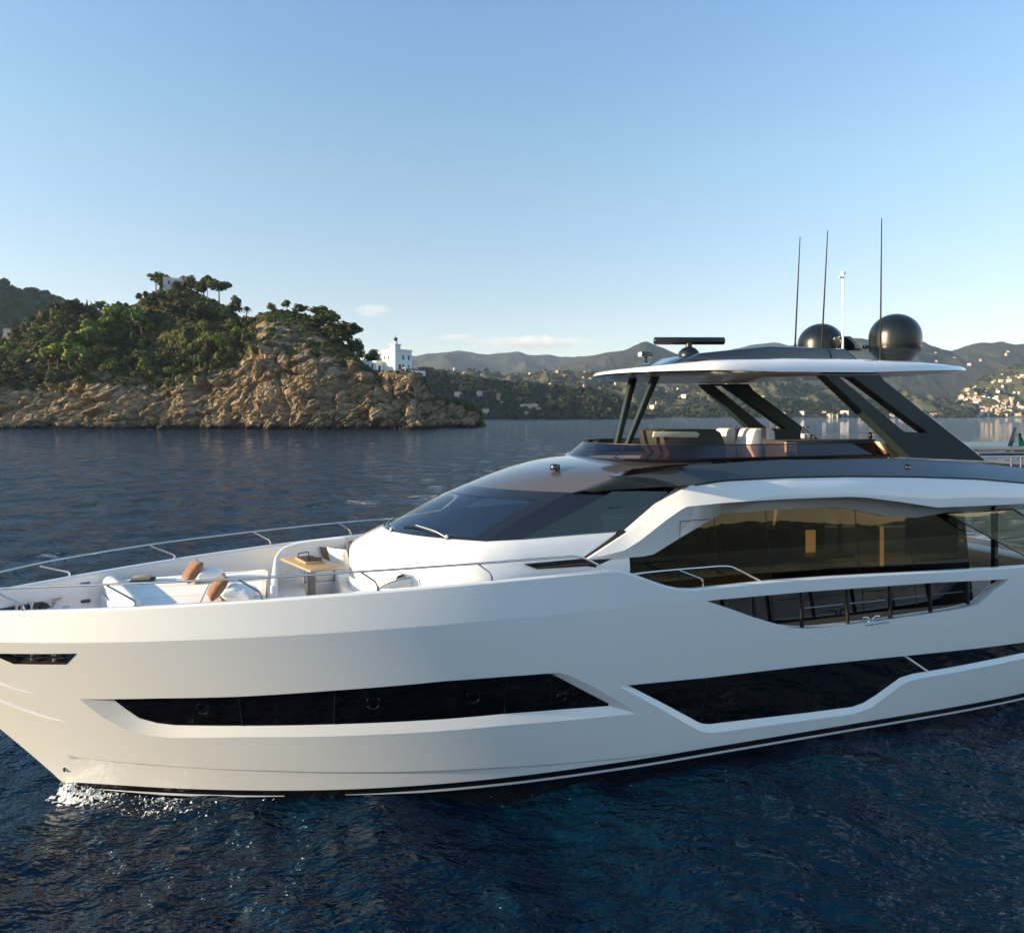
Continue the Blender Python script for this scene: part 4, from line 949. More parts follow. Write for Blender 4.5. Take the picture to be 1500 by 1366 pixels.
def on_head(px, py):
    c = int(np.clip((px+90)/.9, 0, nc-1)); k = [i for i in range(nr-NBK) if hpy[i, c] <= py]
    i = k[0] if k else nr-NBK-1
    return Vector(H[i, c]), i, c
# --- scrub (uncountable): leaf clumps over the vegetated ground
def clump_cloud(pts, rads, nper, seed, squash=.75, leaf=.30):
    g = np.random.default_rng(seed); n = len(pts); d = g.normal(size=(n, nper, 3)); d /= np.linalg.norm(d, axis=-1)[..., None]; d[..., 2] = np.abs(d[..., 2])*1.0-.15
    c = pts[:, None, :] + d*(rads[:, None, None]*(.55+.45*g.random((n, nper, 1))))*np.array([1, 1, squash])
    nn = d + g.normal(size=d.shape)*.45; nn /= np.linalg.norm(nn, axis=-1)[..., None]
    a = np.cross(nn, g.normal(size=d.shape)); a /= np.linalg.norm(a, axis=-1)[..., None]; b_ = np.cross(nn, a); s = (rads[:, None, None]*leaf+.06)*(.7+.7*g.random((n, nper, 1)))
    V = np.stack([c-a*s-b_*s*.6, c+a*s-b_*s*.7, c+a*s*.8+b_*s, c-a*s*.7+b_*s*.8], -2).reshape(-1, 3); F = np.arange(len(V)).reshape(-1, 4)
    return V, F
def leaf_mat(name, c1, c2, scale=.9):
    m = bpy.data.materials.new(name); m.use_nodes = True; nt = m.node_tree; b = nt.nodes['Principled BSDF']; b.inputs['Roughness'].default_value = .75; b.inputs['Specular IOR Level'].default_value = .2
    g = nt.nodes.new('ShaderNodeNewGeometry'); n = nt.nodes.new('ShaderNodeTexNoise'); n.inputs['Scale'].default_value = scale; n.inputs['Detail'].default_value = 3; nt.links.new(g.outputs['Position'], n.inputs['Vector'])
    x = nt.nodes.new('ShaderNodeMix'); x.data_type = 'RGBA'; x.inputs[6].default_value = (*c1, 1); x.inputs[7].default_value = (*c2, 1)
    r_ = nt.nodes.new('ShaderNodeMapRange'); r_.inputs['From Min'].default_value = .35; r_.inputs['From Max'].default_value = .65; nt.links.new(n.outputs['Fac'], r_.inputs['Value']); nt.links.new(r_.outputs['Result'], x.inputs[0]); nt.links.new(x.outputs[2], b.inputs['Base Color'])
    return m
g = np.random.default_rng(4); cand = np.argwhere((veg > .45) & (vv > .72) & (vv < 2.03))
pr = 1-np.clip(tm*1.5, 0, 1)*.85; pr = pr*(1-.93*((np.abs(us-578) < 58)[None, :]*np.ones_like(vv)))
sel = cand[g.choice(len(cand), 14000)]; sel = sel[g.random(len(sel)) < pr[sel[:, 0], sel[:, 1]]]
pts = H[sel[:, 0], sel[:, 1]] + np.array([0, 0, .1]); rads = .35+1.25*g.random(len(sel))**2.2
rads = rads*np.where(np.abs(us[sel[:, 1]]-470) < 100, .72, 1.0)
V, F = clump_cloud(pts, rads, 16, 5, .8)
o = newobj('scrub', np_mesh('scrub', V, F, False), leaf_mat('scrub_leaves', (.034,.050,.012), (.125,.125,.030), .25)); tag(o, kind='stuff')
# --- trees of the headland
L_ = {'pine': leaf_mat('pine_needles', (.05,.07,.017), (.115,.145,.03)), 'dark': leaf_mat('dark_oak_leaves', (.026,.038,.014), (.065,.072,.022)), 'olive': leaf_mat('olive_brown_leaves', (.08,.076,.02), (.155,.13,.04)), 'bright': leaf_mat('bright_pine_needles', (.095,.135,.022), (.18,.22,.036))}
bark, palebark = mat('bark', (.12,.08,.05), .9, bump=.5, bscale=2), mat('pale_bark', (.36,.30,.24), .9)
def crown_mesh(name, lobes, n, leaf, seed, squash=.7):
    g = np.random.default_rng(seed); L = np.array(lobes); k = g.integers(0, len(L), n) if False else g.choice(len(L), n, p=(L[:, 3]**2)/np.sum(L[:, 3]**2))
    d = g.normal(size=(n, 3)); d /= np.linalg.norm(d, axis=1)[:, None]; rr = .72+.36*g.random((n, 1))
    c = L[k, :3] + d*L[k, 3:4]*rr*np.array([1, 1, squash]); nn = d+g.normal(size=d.shape)*.5; nn /= np.linalg.norm(nn, axis=1)[:, None]
    a = np.cross(nn, g.normal(size=d.shape)); a /= np.linalg.norm(a, axis=1)[:, None]; b_ = np.cross(nn, a); s = leaf*(.6+.8*g.random((n, 1)))
    V = np.stack([c-a*s-b_*s*.6, c+a*s-b_*s*.7, c+a*s*.8+b_*s, c-a*s*.7+b_*s*.8], 1).reshape(-1, 3)
    return np_mesh(name, V, np.arange(len(V)).reshape(-1, 4), False)
def trunk_mesh(name, paths):
    m = MB()
    for p, r_ in paths: m.tube(smooth_path(p, 3), list(np.linspace(r_[0], r_[1], (len(p)-1)*3+1)), 7)
    o = m.build(name, None); me = o.data; bpy.data.objects.remove(o); return me
def lobes_umbrella(seed, R, h, zt):
    g = random.Random(seed); return [(g.uniform(-1, 1)*R*.7, g.uniform(-1, 1)*R*.7, zt-h*g.uniform(.15, .75), R*g.uniform(.30, .48)) for _ in range(13)]
def lobes_round(seed, R, zc_, zs):
    g = random.Random(seed); out = [(0, 0, zc_, R*.62)]
    for _ in range(12):
        a, e = g.uniform(0, 6.28), g.uniform(-.9, 1.3); out.append((math.cos(a)*math.cos(e)*R*.62, math.sin(a)*math.cos(e)*R*.62, zc_+math.sin(e)*zs*.62, R*g.uniform(.28, .46)))
    return out
PROTO = {}
def proto(kind, nm, crown, trunk, lm, bm_): PROTO[kind] = (nm, crown, trunk, lm, bm_)
for i in range(3):
    g_ = random.Random(30+i); lx = g_.uniform(-.8, .8); lb = lobes_umbrella(60+i, 4.0, 5.0, 9.6); lb = [(x+lx, y, z, r_) for x, y, z, r_ in lb]
    tr = [([(0,0,-1.2), (lx*.3,0,2.5), (lx*.8,.1,5.5), (lx,0,7.8)], (.32,.16))]+[([(lx*.8,.1,5.3), (x*.6+lx*.3, y*.6, z-1.4), (x, y, z-.2)], (.15,.05)) for x, y, z, r_ in lb[:6]]
    cm, tmh = crown_mesh('umbrella_crown', lb, 760, .40, 70+i, .75), trunk_mesh('pine_trunk', tr)
    proto('pine%d' % i, 'pine_tree', cm, tmh, L_['pine'], bark); proto('bright%d' % i, 'pine_tree', cm, tmh, L_['bright'], bark); proto('pale%d' % i, 'pine_tree', cm, tmh, L_['dark'], palebark)
    proto('round%d' % i, 'broadleaf_tree', crown_mesh('round_crown', lobes_round(80+i, 3.4, 4.6, 3.6), 640, .36, 90+i, .95), trunk_mesh('short_trunk', [([(0,0,-1.2), (.1,0,1.5), (0,0,4)], (.28,.12))]), L_['dark'], bark)
    PROTO['olive%d' % i] = (*PROTO['round%d' % i][:3], L_['olive'], bark); PROTO['roundb%d' % i] = (*PROTO['round%d' % i][:3], L_['bright'], bark)
proto('cypress0', 'cypress_tree', crown_mesh('cypress_crown', [(0,0,z,1.05*(1-abs(z-3.4)/8.5)) for z in np.linspace(1, 9.6, 10)], 420, .26, 7, 1.2), trunk_mesh('cypress_trunk', [([(0,0,-1), (0,0,1), (0,0,5)], (.2,.05))]), L_['dark'], bark)
m = MB()
for k in range(22):
    a = k*2.4; dz = random.uniform(-.3, 1.0); d = Vector((math.cos(a), math.sin(a), 0)); c0 = Vector((0,0,6)); p = [c0+d*2.4*f+Vector((0,0,dz*1.6*f-2.2*f*f)) for f in (0,.3,.6,.85,1)]
    w = Vector((-d.y, d.x, 0)); m.add([v+w*.28*s_*(1-i/5) for i, v in enumerate(p) for s_ in (-1, 1)], [[2*i, 2*i+1, 2*i+3, 2*i+2] for i in range(4)])
o = m.build('palm_crown', None); pm = o.data; bpy.data.objects.remove(o)
proto('palm0', 'palm_tree', pm, trunk_mesh('palm_trunk', [([(0,0,-1), (.1,0,3), (0,0,6)], (.25,.18))]), L_['dark'], bark)
NAT = {'pine_tree': 10.3, 'broadleaf_tree': 8.2, 'cypress_tree': 10.2, 'palm_tree': 7.0}
MATM = {}
def crown_of(kind):
    if kind not in MATM:
        nm, c, t, lm, bm_ = PROTO[kind]; c2, t2 = c.copy(), t.copy(); c2.materials.clear(); c2.materials.append(lm); t2.materials.clear(); t2.materials.append(bm_); MATM[kind] = (c2, t2)
    return MATM[kind]
def tree(kind, p, h, rz, label, group=None, wide=1.0):
    nm = PROTO[kind][0]; k = h/NAT[nm]; t = empty(nm, p, rz, label, nm.split('_')[0]+' tree' if nm != 'broadleaf_tree' else 'tree', group)
    t.scale = (k*wide, k*wide, k); c, tm_ = crown_of(kind)
    newobj('crown', c, None, t); newobj('trunk', tm_, None, t); return t
HERO = [('round1',437,462,445,1.3,'dark round tree between the two small pines on the mound'), ('round0',470,486,459,1.4,'dense dark tree under the twin pine on the right shoulder'), ('round2',488,499,471,1.5,'dense dark tree under the large lower pine'), ('round1',500,508,482,1.4,'dense dark tree left of the big lone umbrella pine'), ('round0',523,520,494,1.4,'dense dark tree right of the big lone umbrella pine'), ('olive2',398,458,444,1.3,'olive bush like tree left of the small pine on the mound'),
 ('pine0',229,424,397,1.15,'umbrella pine at the left end of the hilltop villa'), ('pine1',322,446,407,1.0,'tall umbrella pine with bare trunk on the skyline right of the villa'), ('pale2',305,440,402,.62,'thin pale trunked pine on the skyline right of the villa'), ('olive0',281,428,403,1.0,'yellowish round tree against the right side of the villa'), ('round1',296,436,411,1.1,'dark round tree between the villa and the pale pine'),
 ('round0',346,465,433,.75,'dark narrow tree on the skyline left of the palm'), ('palm0',361,470,447,1.0,'palm on the skyline between the two humps'), ('pine2',421,458,439,1.0,'small umbrella pine alone on the rocky mound'), ('pine0',446,462,448,1.2,'low spreading pine right of the lone pine on the mound'), ('pine1',463,474,447,1.35,'twin pine on the right shoulder of the mound, upper'), ('pine2',479,488,453,1.45,'large pine on the right shoulder of the mound, lower'),
 ('pale1',513,512,473,1.45,'big dark umbrella pine standing alone against the sky left of the lighthouse'), ('round2',546,524,498,1.15,'dark round tree directly behind the lighthouse annex'), ('round1',531,524,508,1.0,'small dark tree left of the lighthouse annex'), ('cypress0',127,464,439,1.0,'left of two cypresses on the left skyline'), ('cypress0',134,466,442,1.0,'right of two cypresses on the left skyline'), ('round0',118,462,444,1.3,'dark broad tree left of the cypresses on the skyline'), ('round2',105,466,440,1.4,'wide olive tree crowning the left hump'),
 ('bright0',160,500,462,1.0,'bright umbrella pine on the slope below the cypresses'), ('bright1',178,498,442,1.0,'tall bright pine rising left of the villa hill'), ('bright2',130,505,466,1.0,'small bright umbrella pine under the left skyline'), ('bright1',113,525,481,1.1,'bright rounded pine low on the left slope'), ('bright0',138,522,481,1.1,'bright pine beside another in the middle of the left slope'), ('bright2',74,542,508,1.0,'bright pine lowest on the left above the cliff'), ('bright0',88,545,503,1.0,'bright pine above the cliff, second from the left'), ('bright1',101,548,500,1.0,'bright pine above the cliff, third from the left'), ('bright2',117,552,505,1.0,'bright pine above the cliff, fourth from the left'),
 ('pine1',207,498,460,1.1,'big brown green pine left of the terraces'), ('olive1',196,492,470,1.2,'olive tree left of the big pine by the terraces'), ('bright1',303,522,492,1.0,'bright leaning pine right of the terraces, left'), ('bright2',318,527,488,1.0,'bright leaning pine right of the terraces, right'), ('roundb0',345,500,478,1.2,'bright leafy tree left of the rock mound'), ('roundb1',333,516,492,1.0,'bright bush like tree under the palm'), ('pine0',290,530,508,1.0,'small pine below the terraces'), ('round1',230,460,430,1.5,'dark wide tree below the villa on the left'), ('round2',260,470,440,1.5,'dark wide tree right under the villa'), ('round0',300,475,443,1.5,'dark wide tree under the pale pine')]
for kind, px, by, ty, wide, lb in HERO:
    p, i, c = on_head(px, by); h = (by-ty)/FOC*p.y*1.02+.4; tree(kind, p-Vector((0,0,.3)), h, px*.7, lb, None, wide)
g = random.Random(5); cnt = 0; tries = 0; placed = []
ZONES = [(-60,110,'left hump above the cliff'), (110,200,'slope below the left skyline'), (200,290,'slope under the hilltop villa'), (290,375,'slope under the pale pine')]
KN = {'round': 'dark round tree', 'olive': 'olive brown tree', 'pine': 'green umbrella pine', 'roundb': 'bright green leafy tree', 'bright': 'bright umbrella pine'}
seen_lab = {}
while cnt < 225 and tries < 9000:
    tries += 1; px = g.uniform(-50, 372); t_ = float(interp(SIL, px)); b_ = float(interp(CLF, px)); py = g.uniform(t_+(1 if px < 215 else 5), b_-3)
    if 215 < px < 282 and 478 < py < 522: continue
    if any((px-a)**2+((py-b2)*1.3)**2 < 6.2**2 for a, b2 in placed): continue
    placed.append((px, py)); p, i, c = on_head(px, py); kd = g.choices(['round', 'olive', 'pine', 'roundb', 'bright'], [40, 28, 14, 12, 6])[0]; h = g.uniform(4.6, 9.2)
    zn = next(z for z in ZONES if z[0] <= px < z[1])[2]; f = (py-t_)/(b_-t_); lv = 'high on' if f < .33 else 'midway down' if f < .66 else 'low on'
    lab = '%s %s the %s' % (KN[kd], lv, zn); tree('%s%d' % (kd, g.randrange(3)), p-Vector((0,0,.3)), h, g.uniform(0, 6.28), lab, '%ss %s the %s' % (KN[kd], lv, zn), g.uniform(.9, 1.3)); cnt += 1
# --- lighthouse and villa
wl_, wsh, drk, grn = mat('lighthouse_white', (.80,.79,.76), .8), None, mat('window_shade', (.03,.035,.04), .3), mat('dark_lantern_metal', (.05,.06,.06), .4)
cw_ = Vector(((578.7-CX)/FOC*346, 346, 0)); zb = EYE+(HY-540.5)/FOC*346
rot_l = math.atan2(.72, .69)
lh = empty('lighthouse', (cw_.x, cw_.y, zb), rot_l, 'white square lighthouse house with a corner tower, on the cliff edge', 'lighthouse')
# local x runs along the right-hand face, local y along the left-hand face, the near corner is the origin
def lbox(nm, lo, hi, m_, par, bev=0): mm = MB(); mm.box(lo, hi); return mm.build(nm, m_, par, bevel=bev)
blk = lbox('main_block', (0,0,-3), (10.6,11.2,9.6), wl_, lh); lbox('parapet', (-.25,-.25,9.6), (10.85,11.45,10.3), wl_, blk)
tw = lbox('tower', (-.12,-.12,10.3), (3.3,3.3,12.4), wl_, lh); lbox('tower_cornice', (-.5,-.5,12.4), (3.7,3.7,12.8), wl_, tw)
mm = MB(); mm.lathe([(1.0,12.8),(1.0,14.2),(1.15,14.3)], 14, (1.6,1.6,0)); lt = mm.build('lantern', wl_, lh)
mm = MB(); mm.lathe([(.85,14.3),(.85,15.3)], 12, (1.6,1.6,0)); mm.build('lamp_glass', M['hglass'], lt)
mm = MB(); mm.lathe([(1.2,15.3),(1.0,15.8),(.4,16.3),(.15,16.5),(.12,17.4)], 14, (1.6,1.6,0)); mm.build('lantern_cap', grn, lt)
for y in (5.2, 8.4):
    for z in (5.2,): lbox('window', (-.06,y,z), (.1,y+1.0,z+1.9), drk, lh)
for x in (4.6, 8.0):
    lbox('window', (x,-.06,5.0), (x+1.1,.1,7.4), drk, lh); lbox('window', (x,-.06,.6), (x+1.1,.1,2.6), drk, lh)
lbox('door', (2.2,-.06,0), (3.8,.1,2.6), drk, lh)
an = lbox('annex', (-4.6,9.8,-4.5), (3.5,20.5,4.6), wl_, lh); lbox('annex_window', (-4.66,12.6,1.0), (-4.5,13.7,3.0), drk, an); lbox('annex_window', (-4.66,16.6,1.0), (-4.5,17.7,3.0), drk, an)
lbox('arched_door', (-3.2,9.74,-1.0), (-1.9,9.9,2.4), drk, an)
tr_ = lbox('terrace_wall', (7.0,-4.5,-3.2), (16.0,-4.1,-.4), wl_, lh); lbox('terrace_wall', (15.6,-4.1,-3.2), (16,4,-.4), wl_, lh); lbox('terrace_floor', (3.0,-4.1,-3.0), (15.6,4,-1.6), wl_, lh)
for x in (3.6, 7.4, 11.2):
    lbox('canopy_post', (x,-3.8,-1.6), (x+.2,-3.6,.5), wl_, lh)
lbox('canopy', (3.3,-3.9,.5), (11.8,-.6,.7), wl_, lh)
pv = on_head(256, 421)[0]; vl = empty('villa', (pv.x, pv.y-1, pv.z-1), rad(20), 'pale crenellated villa on the summit of the headland between trees', 'villa')
pwl = mat('villa_plaster', (.62,.60,.56), .9); tile = mat('dark_roof_tiles', (.09,.07,.06), .8)
vb = lbox('main_block', (-6,0,-2), (6,7,6.2), pwl, vl); 
for x in np.arange(-6, 6, 1.1): lbox('merlon', (x,-.02,6.2), (x+.6,.5,7.0), pwl, vb)
for cx in (-4.2, 5.2):
    mm = MB(); mm.box((cx-2.0,1.0,6.2),(cx+2.0,5,7.2)); w_ = mm.build('turret', pwl, vl); mm = MB(); mm.add([(cx-2.3,.7,7.2),(cx+2.3,.7,7.2),(cx+2.3,5.3,7.2),(cx-2.3,5.3,7.2),(cx,3,9.4)], [[0,1,4],[1,2,4],[2,3,4],[3,0,4]]); mm.build('turret_roof', tile, w_)
for x in (-3.2, .2, 3.4): lbox('window', (x,-.05,2.6), (x+1.1,.1,4.8), drk, vl)
lbox('door', (.1,-.05,-1), (1.3,.1,1.4), drk, vl)
# --- hills behind: folded ridge surfaces
def land(name, sil, Y0, Yr, m_, amp, sc, seed, nrow=90, du=2.0, pw=.85, back=400, shore_bump=0, vegv=None, flip=False):
    u = np.arange(sil[0][0], sil[-1][0]+.1, du); yr_ = interp(Yr, u) if isinstance(Yr, list) else np.full_like(u, Yr); y0_ = interp(Y0, u) if isinstance(Y0, list) else np.full_like(u, Y0)
    zr_ = EYE+(HY-interp(sil, u))/FOC*yr_; rw = [(y0_+(yr_-y0_)*v, -2+(zr_+2)*v**pw) for v in np.linspace(0, 1, nrow)]+[(yr_+back*v, zr_*(1-v)-2*v) for v in (.1,.3,.6,1)]
    Yq = np.array([a for a, b_ in rw]); Zq = np.array([b_ for a, b_ in rw]); Xq = (u[None, :]-CX)/FOC*Yq; P_ = np.stack([Xq, Yq, Zq], -1)
    v = np.concatenate([np.linspace(0, 1, nrow), [1, 1, 1, 1]])[:, None]; win = np.clip(v*5, 0, 1)*np.clip((1-v)*2.2+.12, 0, 1)
    F2 = np.stack([Xq/sc, Yq/(sc*1.6), 0*Xq], -1); n_ = fbm(F2, 5, seed, .5, True)-.45
    P_[..., 2] += amp*n_*win*np.clip(Zq/np.maximum(zr_, 1)[None, :]*2, .1, 1) + .16*amp*fbm(F2*6, 4, seed+3)*np.clip(v*6, 0, 1)
    P_[..., 2] = np.where(v < .02, -2, P_[..., 2])
    me = np_mesh(name, P_.reshape(-1, 3), grid_faces(len(rw), len(u), True), True); attr(me, 'veg', np.clip(.62+1.1*fbm(P_/(sc*.35), 4, seed+8), 0, 1))
    o = newobj(name, me, m_); tag(o, kind='structure')
    return o, P_, u
gm_near = ground_mat('wooded_hill', (.075,.07,.04), (.020,.030,.014), (.036,.046,.018), .02, wet=False, bump=.9, bd=6)
gm_town = ground_mat('terraced_hill', (.13,.115,.065), (.040,.048,.024), (.070,.068,.034), .012, wet=False, bump=.9, bd=8)
gm_far = ground_mat('bare_mountain', (.062,.058,.046), (.028,.032,.024), (.042,.042,.029), .004, wet=False, bump=1.0, bd=25)
o1, P1, u1 = land('left_mountain', [(-1300,250), (-800,290), (-400,335), (-230,362), (-100,390), (0,414), (30,424), (60,429), (95,437), (120,452), (150,447), (165,443), (185,455), (205,478), (240,520), (290,604)], 720, [(-1300,1200), (-300,1150), (100,1080), (290,900)], gm_near, 34, 160, 3, du=3)
oF, PF, uF = land('far_ridge', [(520,530), (600,521), (640,521), (655,517), (672,515), (700,518), (725,516), (760,517), (800,519), (840,525), (862,521), (890,516), (960,514), (1020,520), (1060,515), (1100,508), (1135,505), (1160,506), (1200,508), (1300,520), (1400,530)], 4300, 6200, gm_far, 90, 1100, 13, back=900)
oM, PM, uM = land('peak_mountain', [(790,560), (820,538), (845,526), (870,519), (900,513), (925,508), (938,502), (945,500.5), (953,503), (972,511), (1000,520), (1060,527), (1120,522), (1180,516), (1230,502), (1265,497), (1300,498), (1335,497), (1352,500), (1368,505), (1393,512), (1405,510), (1420,508), (1440,506), (1465,504), (1500,502), (1560,496), (1700,480), (1900,470)], [(790,3300), (1900,2900)], 4300, gm_far, 90, 800, 23, back=900)
oT, PT_, uT = land('town_hill', [(590,550), (620,547), (660,545), (690,544), (720,548), (760,545), (800,545), (840,547), (870,552), (905,558), (950,562), (1000,563), (1050,560), (1100,555), (1150,560), (1200,566), (1260,576), (1330,588), (1400,600), (1430,609)], [(590,1900), (1430,2000)], [(590,2400), (1430,2450)], gm_town, 42, 170, 33)
oW, PW, uW = land('wooded_point', [(560,541), (600,542), (625,545), (650,549), (690,556), (720,561), (760,563), (800,567), (850,572), (885,576), (905,586), (925,597), (942,606), (955,611)], [(560,1080), (955,1180)], [(560,1330), (955,1260)], gm_near, 16, 60, 43, du=1.2)
oL, PL, uL = land('low_shore_wood', [(955,606), (1000,600), (1060,592), (1110,585), (1160,584), (1200,590), (1260,596), (1320,601), (1370,604), (1420,608)], 1750, 1850, gm_near, 10, 60, 53, du=1.5, nrow=40)
oR, PR, uR = land('village_spur', [(1386,612), (1396,600), (1402,582), (1418,568), (1438,556), (1460,541), (1482,534), (1500,531), (1560,520), (1650,500), (1800,480)], [(1386,2250), (1800,1950)], [(1386,2400), (1500,2900), (1800,2900)], gm_town, 38, 190, 63, du=1.2)
bx_ = np.arange(-7000, 2401, 100.0); bs_ = [(float(x), float(HY-(38+16*math.sin(x/420.0+1)+9*math.sin(x/170.0))*math.hypot(1, (x-750)/1000))) for x in bx_]
oB, PB, uB = land('opposite_hills', bs_, 2600, 3400, gm_far, 60, 400, 83, du=8, nrow=40)
oB.rotation_euler = (0, 0, math.pi)
# woods on the hills, read as one mass
def woods(name, P_, n, seed, rmin, rmax, m_, vlim=(.05, .98), tmin=-.1):
    g = np.random.default_rng(seed); r_, c_ = P_.shape[:2]; ii = (g.random(n)*(vlim[1]-vlim[0])+vlim[0])*(r_-5); jj = g.random(n)*(c_-1.01)
    i0, j0 = ii.astype(int), jj.astype(int); fi, fj = (ii-i0)[:, None], (jj-j0)[:, None]
    p = (P_[i0, j0]*(1-fi)+P_[i0+1, j0]*fi)*(1-fj)+(P_[i0, j0+1]*(1-fi)+P_[i0+1, j0+1]*fi)*fj
    k = fbm(p/60, 3, seed+1) > tmin; p = p[k]; rr = rmin+(rmax-rmin)*g.random(len(p))**1.5
    V, F = clump_cloud(p+np.array([0, 0, 1.0])*rr[:, None]*.5, rr, 9, seed+2, .9, .55)
    o = newobj(name, np_mesh(name, V, F, False), m_); tag(o, kind='stuff')
lw, lt_ = leaf_mat('wood_leaves', (.018,.028,.014), (.034,.042,.018), .05), leaf_mat('hill_wood_leaves', (.032,.040,.022), (.055,.055,.028), .03)
woods('woodland', PW, 5200, 101, 2.5, 6, lw, (.02, 1.0), -.6); woods('woodland', PT_, 5200, 103, 3, 8, lt_, (.02, 1.0), -.05); woods('woodland', PR, 2600, 105, 3, 8, lt_, (.02, .95), .0); woods('woodland', P1, 5000, 107, 3, 7, lw, (.1, 1.0), -.5); woods('woodland', PL, 1500, 109, 3, 6, lw, (.05, 1.0), -.6)
# --- houses
hw = [mat('cream_house_wall', (.62,.52,.38), .9), mat('white_house_wall', (.70,.66,.60), .9), mat('ochre_house_wall', (.56,.38,.22), .9), mat('pink_house_wall', (.60,.42,.32), .9)]
roofm = mat('terracotta_tiles', (.28,.14,.08), .9)
def house_mesh(w, d, h, seed):
    m = MB(); m.box((-w/2,-d/2,-4), (w/2,d/2,h), 0); e = .5; m.add([(-w/2-e,-d/2-e,h+.02),(w/2+e,-d/2-e,h+.02),(w/2+e,d/2+e,h+.02),(-w/2-e,d/2+e,h+.02),(-w/4,0,h+2.2),(w/4,0,h+2.2)], [[0,1,5,4],[1,2,5],[2,3,4,5],[3,0,4],[3,2,1,0]], 1)
    nx = max(2, int(w/3.2))
    for fl in range(int(h/3.1)):
        for k in range(nx):
            x = -w/2+(k+.5)*w/nx; z = 1.0+fl*3.1; m.add([(x-.5,-d/2-.05,z),(x+.5,-d/2-.05,z),(x+.5,-d/2-.05,z+1.5),(x-.5,-d/2-.05,z+1.5)], [[0,1,2,3]], 2)
    return m
HM = []
for i, (w, d, h) in enumerate(((11,9,7), (9,8,9.5), (15,10,9), (8,7,6), (20,11,12))):
    for j in range(4):
        o = house_mesh(w, d, h, i).build('house', [hw[j], roofm, drk]); HM.append(o.data); bpy.data.objects.remove(o)
CN = ['cream', 'white', 'ochre', 'pink']; SN = ['square', 'tall', 'long', 'small', 'large']
def houses(P_, u_, n, seed, ulim, vfun, where, sc_=1.0, bands=None):
    g = random.Random(seed); k = 0; tries = 0; taken = []
    while k < n and tries < n*60:
        tries += 1; px = g.uniform(*ulim); v = vfun(g, px); j = int(np.clip(np.searchsorted(u_, px), 0, len(u_)-1)); i = int(np.clip(v*(P_.shape[0]-5), 1, P_.shape[0]-6)); p = Vector(P_[i, j]); X_, Y_ = px_of(np.array(p))
        if any(abs(X_-a) < 2.2 and abs(Y_-b_) < 1.8 for a, b_ in taken) or p.z < 1: continue
        taken.append((X_, Y_)); s_ = g.choices(range(5), [4, 4, 3, 4, 1])[0]; c = g.choices(range(4), [5, 5, 3, 2])[0]
        o = newobj('house', HM[s_*4+c]); o.location = p; o.rotation_euler = (0, 0, g.uniform(-.6, .6)-px_ang(p)); o.scale = (sc_,)*3
        lv = 'near the shore' if v < .22 else 'halfway up' if v < .55 else 'high up'
        sd = 'left' if px < ulim[0]+(ulim[1]-ulim[0])/3 else 'middle' if px < ulim[0]+(ulim[1]-ulim[0])*2/3 else 'right'
        tag(o, '%s %s house %s, %s part of the %s' % (SN[s_], CN[c], lv, sd, where), 'house', '%s %s houses %s on the %s part of the %s' % (SN[s_], CN[c], lv, sd, where)); k += 1
def px_ang(p): return math.atan2(p.x, p.y)
houses(PR, uR, 140, 1, (1404, 1508), lambda g, px: g.random()**1.7*.62+.015, 'village spur at right', .75)
houses(PT_, uT, 82, 2, (800, 1130), lambda g, px: g.random()**1.2*.9+.02, 'hillside under the hardtop', .8)
houses(PT_, uT, 18, 3, (640, 800), lambda g, px: g.uniform(.55, .97), 'ridge above the dark wood', 1.0)
houses(PW, uW, 13, 4, (650, 905), lambda g, px: g.random()*.55+.03, 'dark wooded point', 1.0)
houses(PL, uL, 24, 5, (1130, 1410), lambda g, px: g.random()*.2+.03, 'low wooded shore', 1.0)
houses(PM, uM, 12, 6, (1350, 1505), lambda g, px: g.uniform(.3, .8), 'mountain behind the domes', 1.3)
houses(P1, u1, 4, 8, (0, 40), lambda g, px: g.uniform(.15, .4), 'dark hill at far left', .8)
# --- air
mm = MB(); mm.box((-7500,-4500,-42), (7500,8200,900)); 
hz_ = mm.build('haze', None, None); tag(hz_, kind='stuff'); hv = bpy.data.materials.new('haze_air'); hv.use_nodes = True; nt = hv.node_tree; nt.nodes.clear()
ho_ = nt.nodes.new('ShaderNodeOutputMaterial'); pv_ = nt.nodes.new('ShaderNodeVolumePrincipled'); pv_.inputs['Color'].default_value = (.62,.80,1.0,1); pv_.inputs['Density'].default_value = 5.0e-5; pv_.inputs['Anisotropy'].default_value = .2
nt.links.new(pv_.outputs[0], ho_.inputs['Volume']); hz_.data.materials.append(hv)

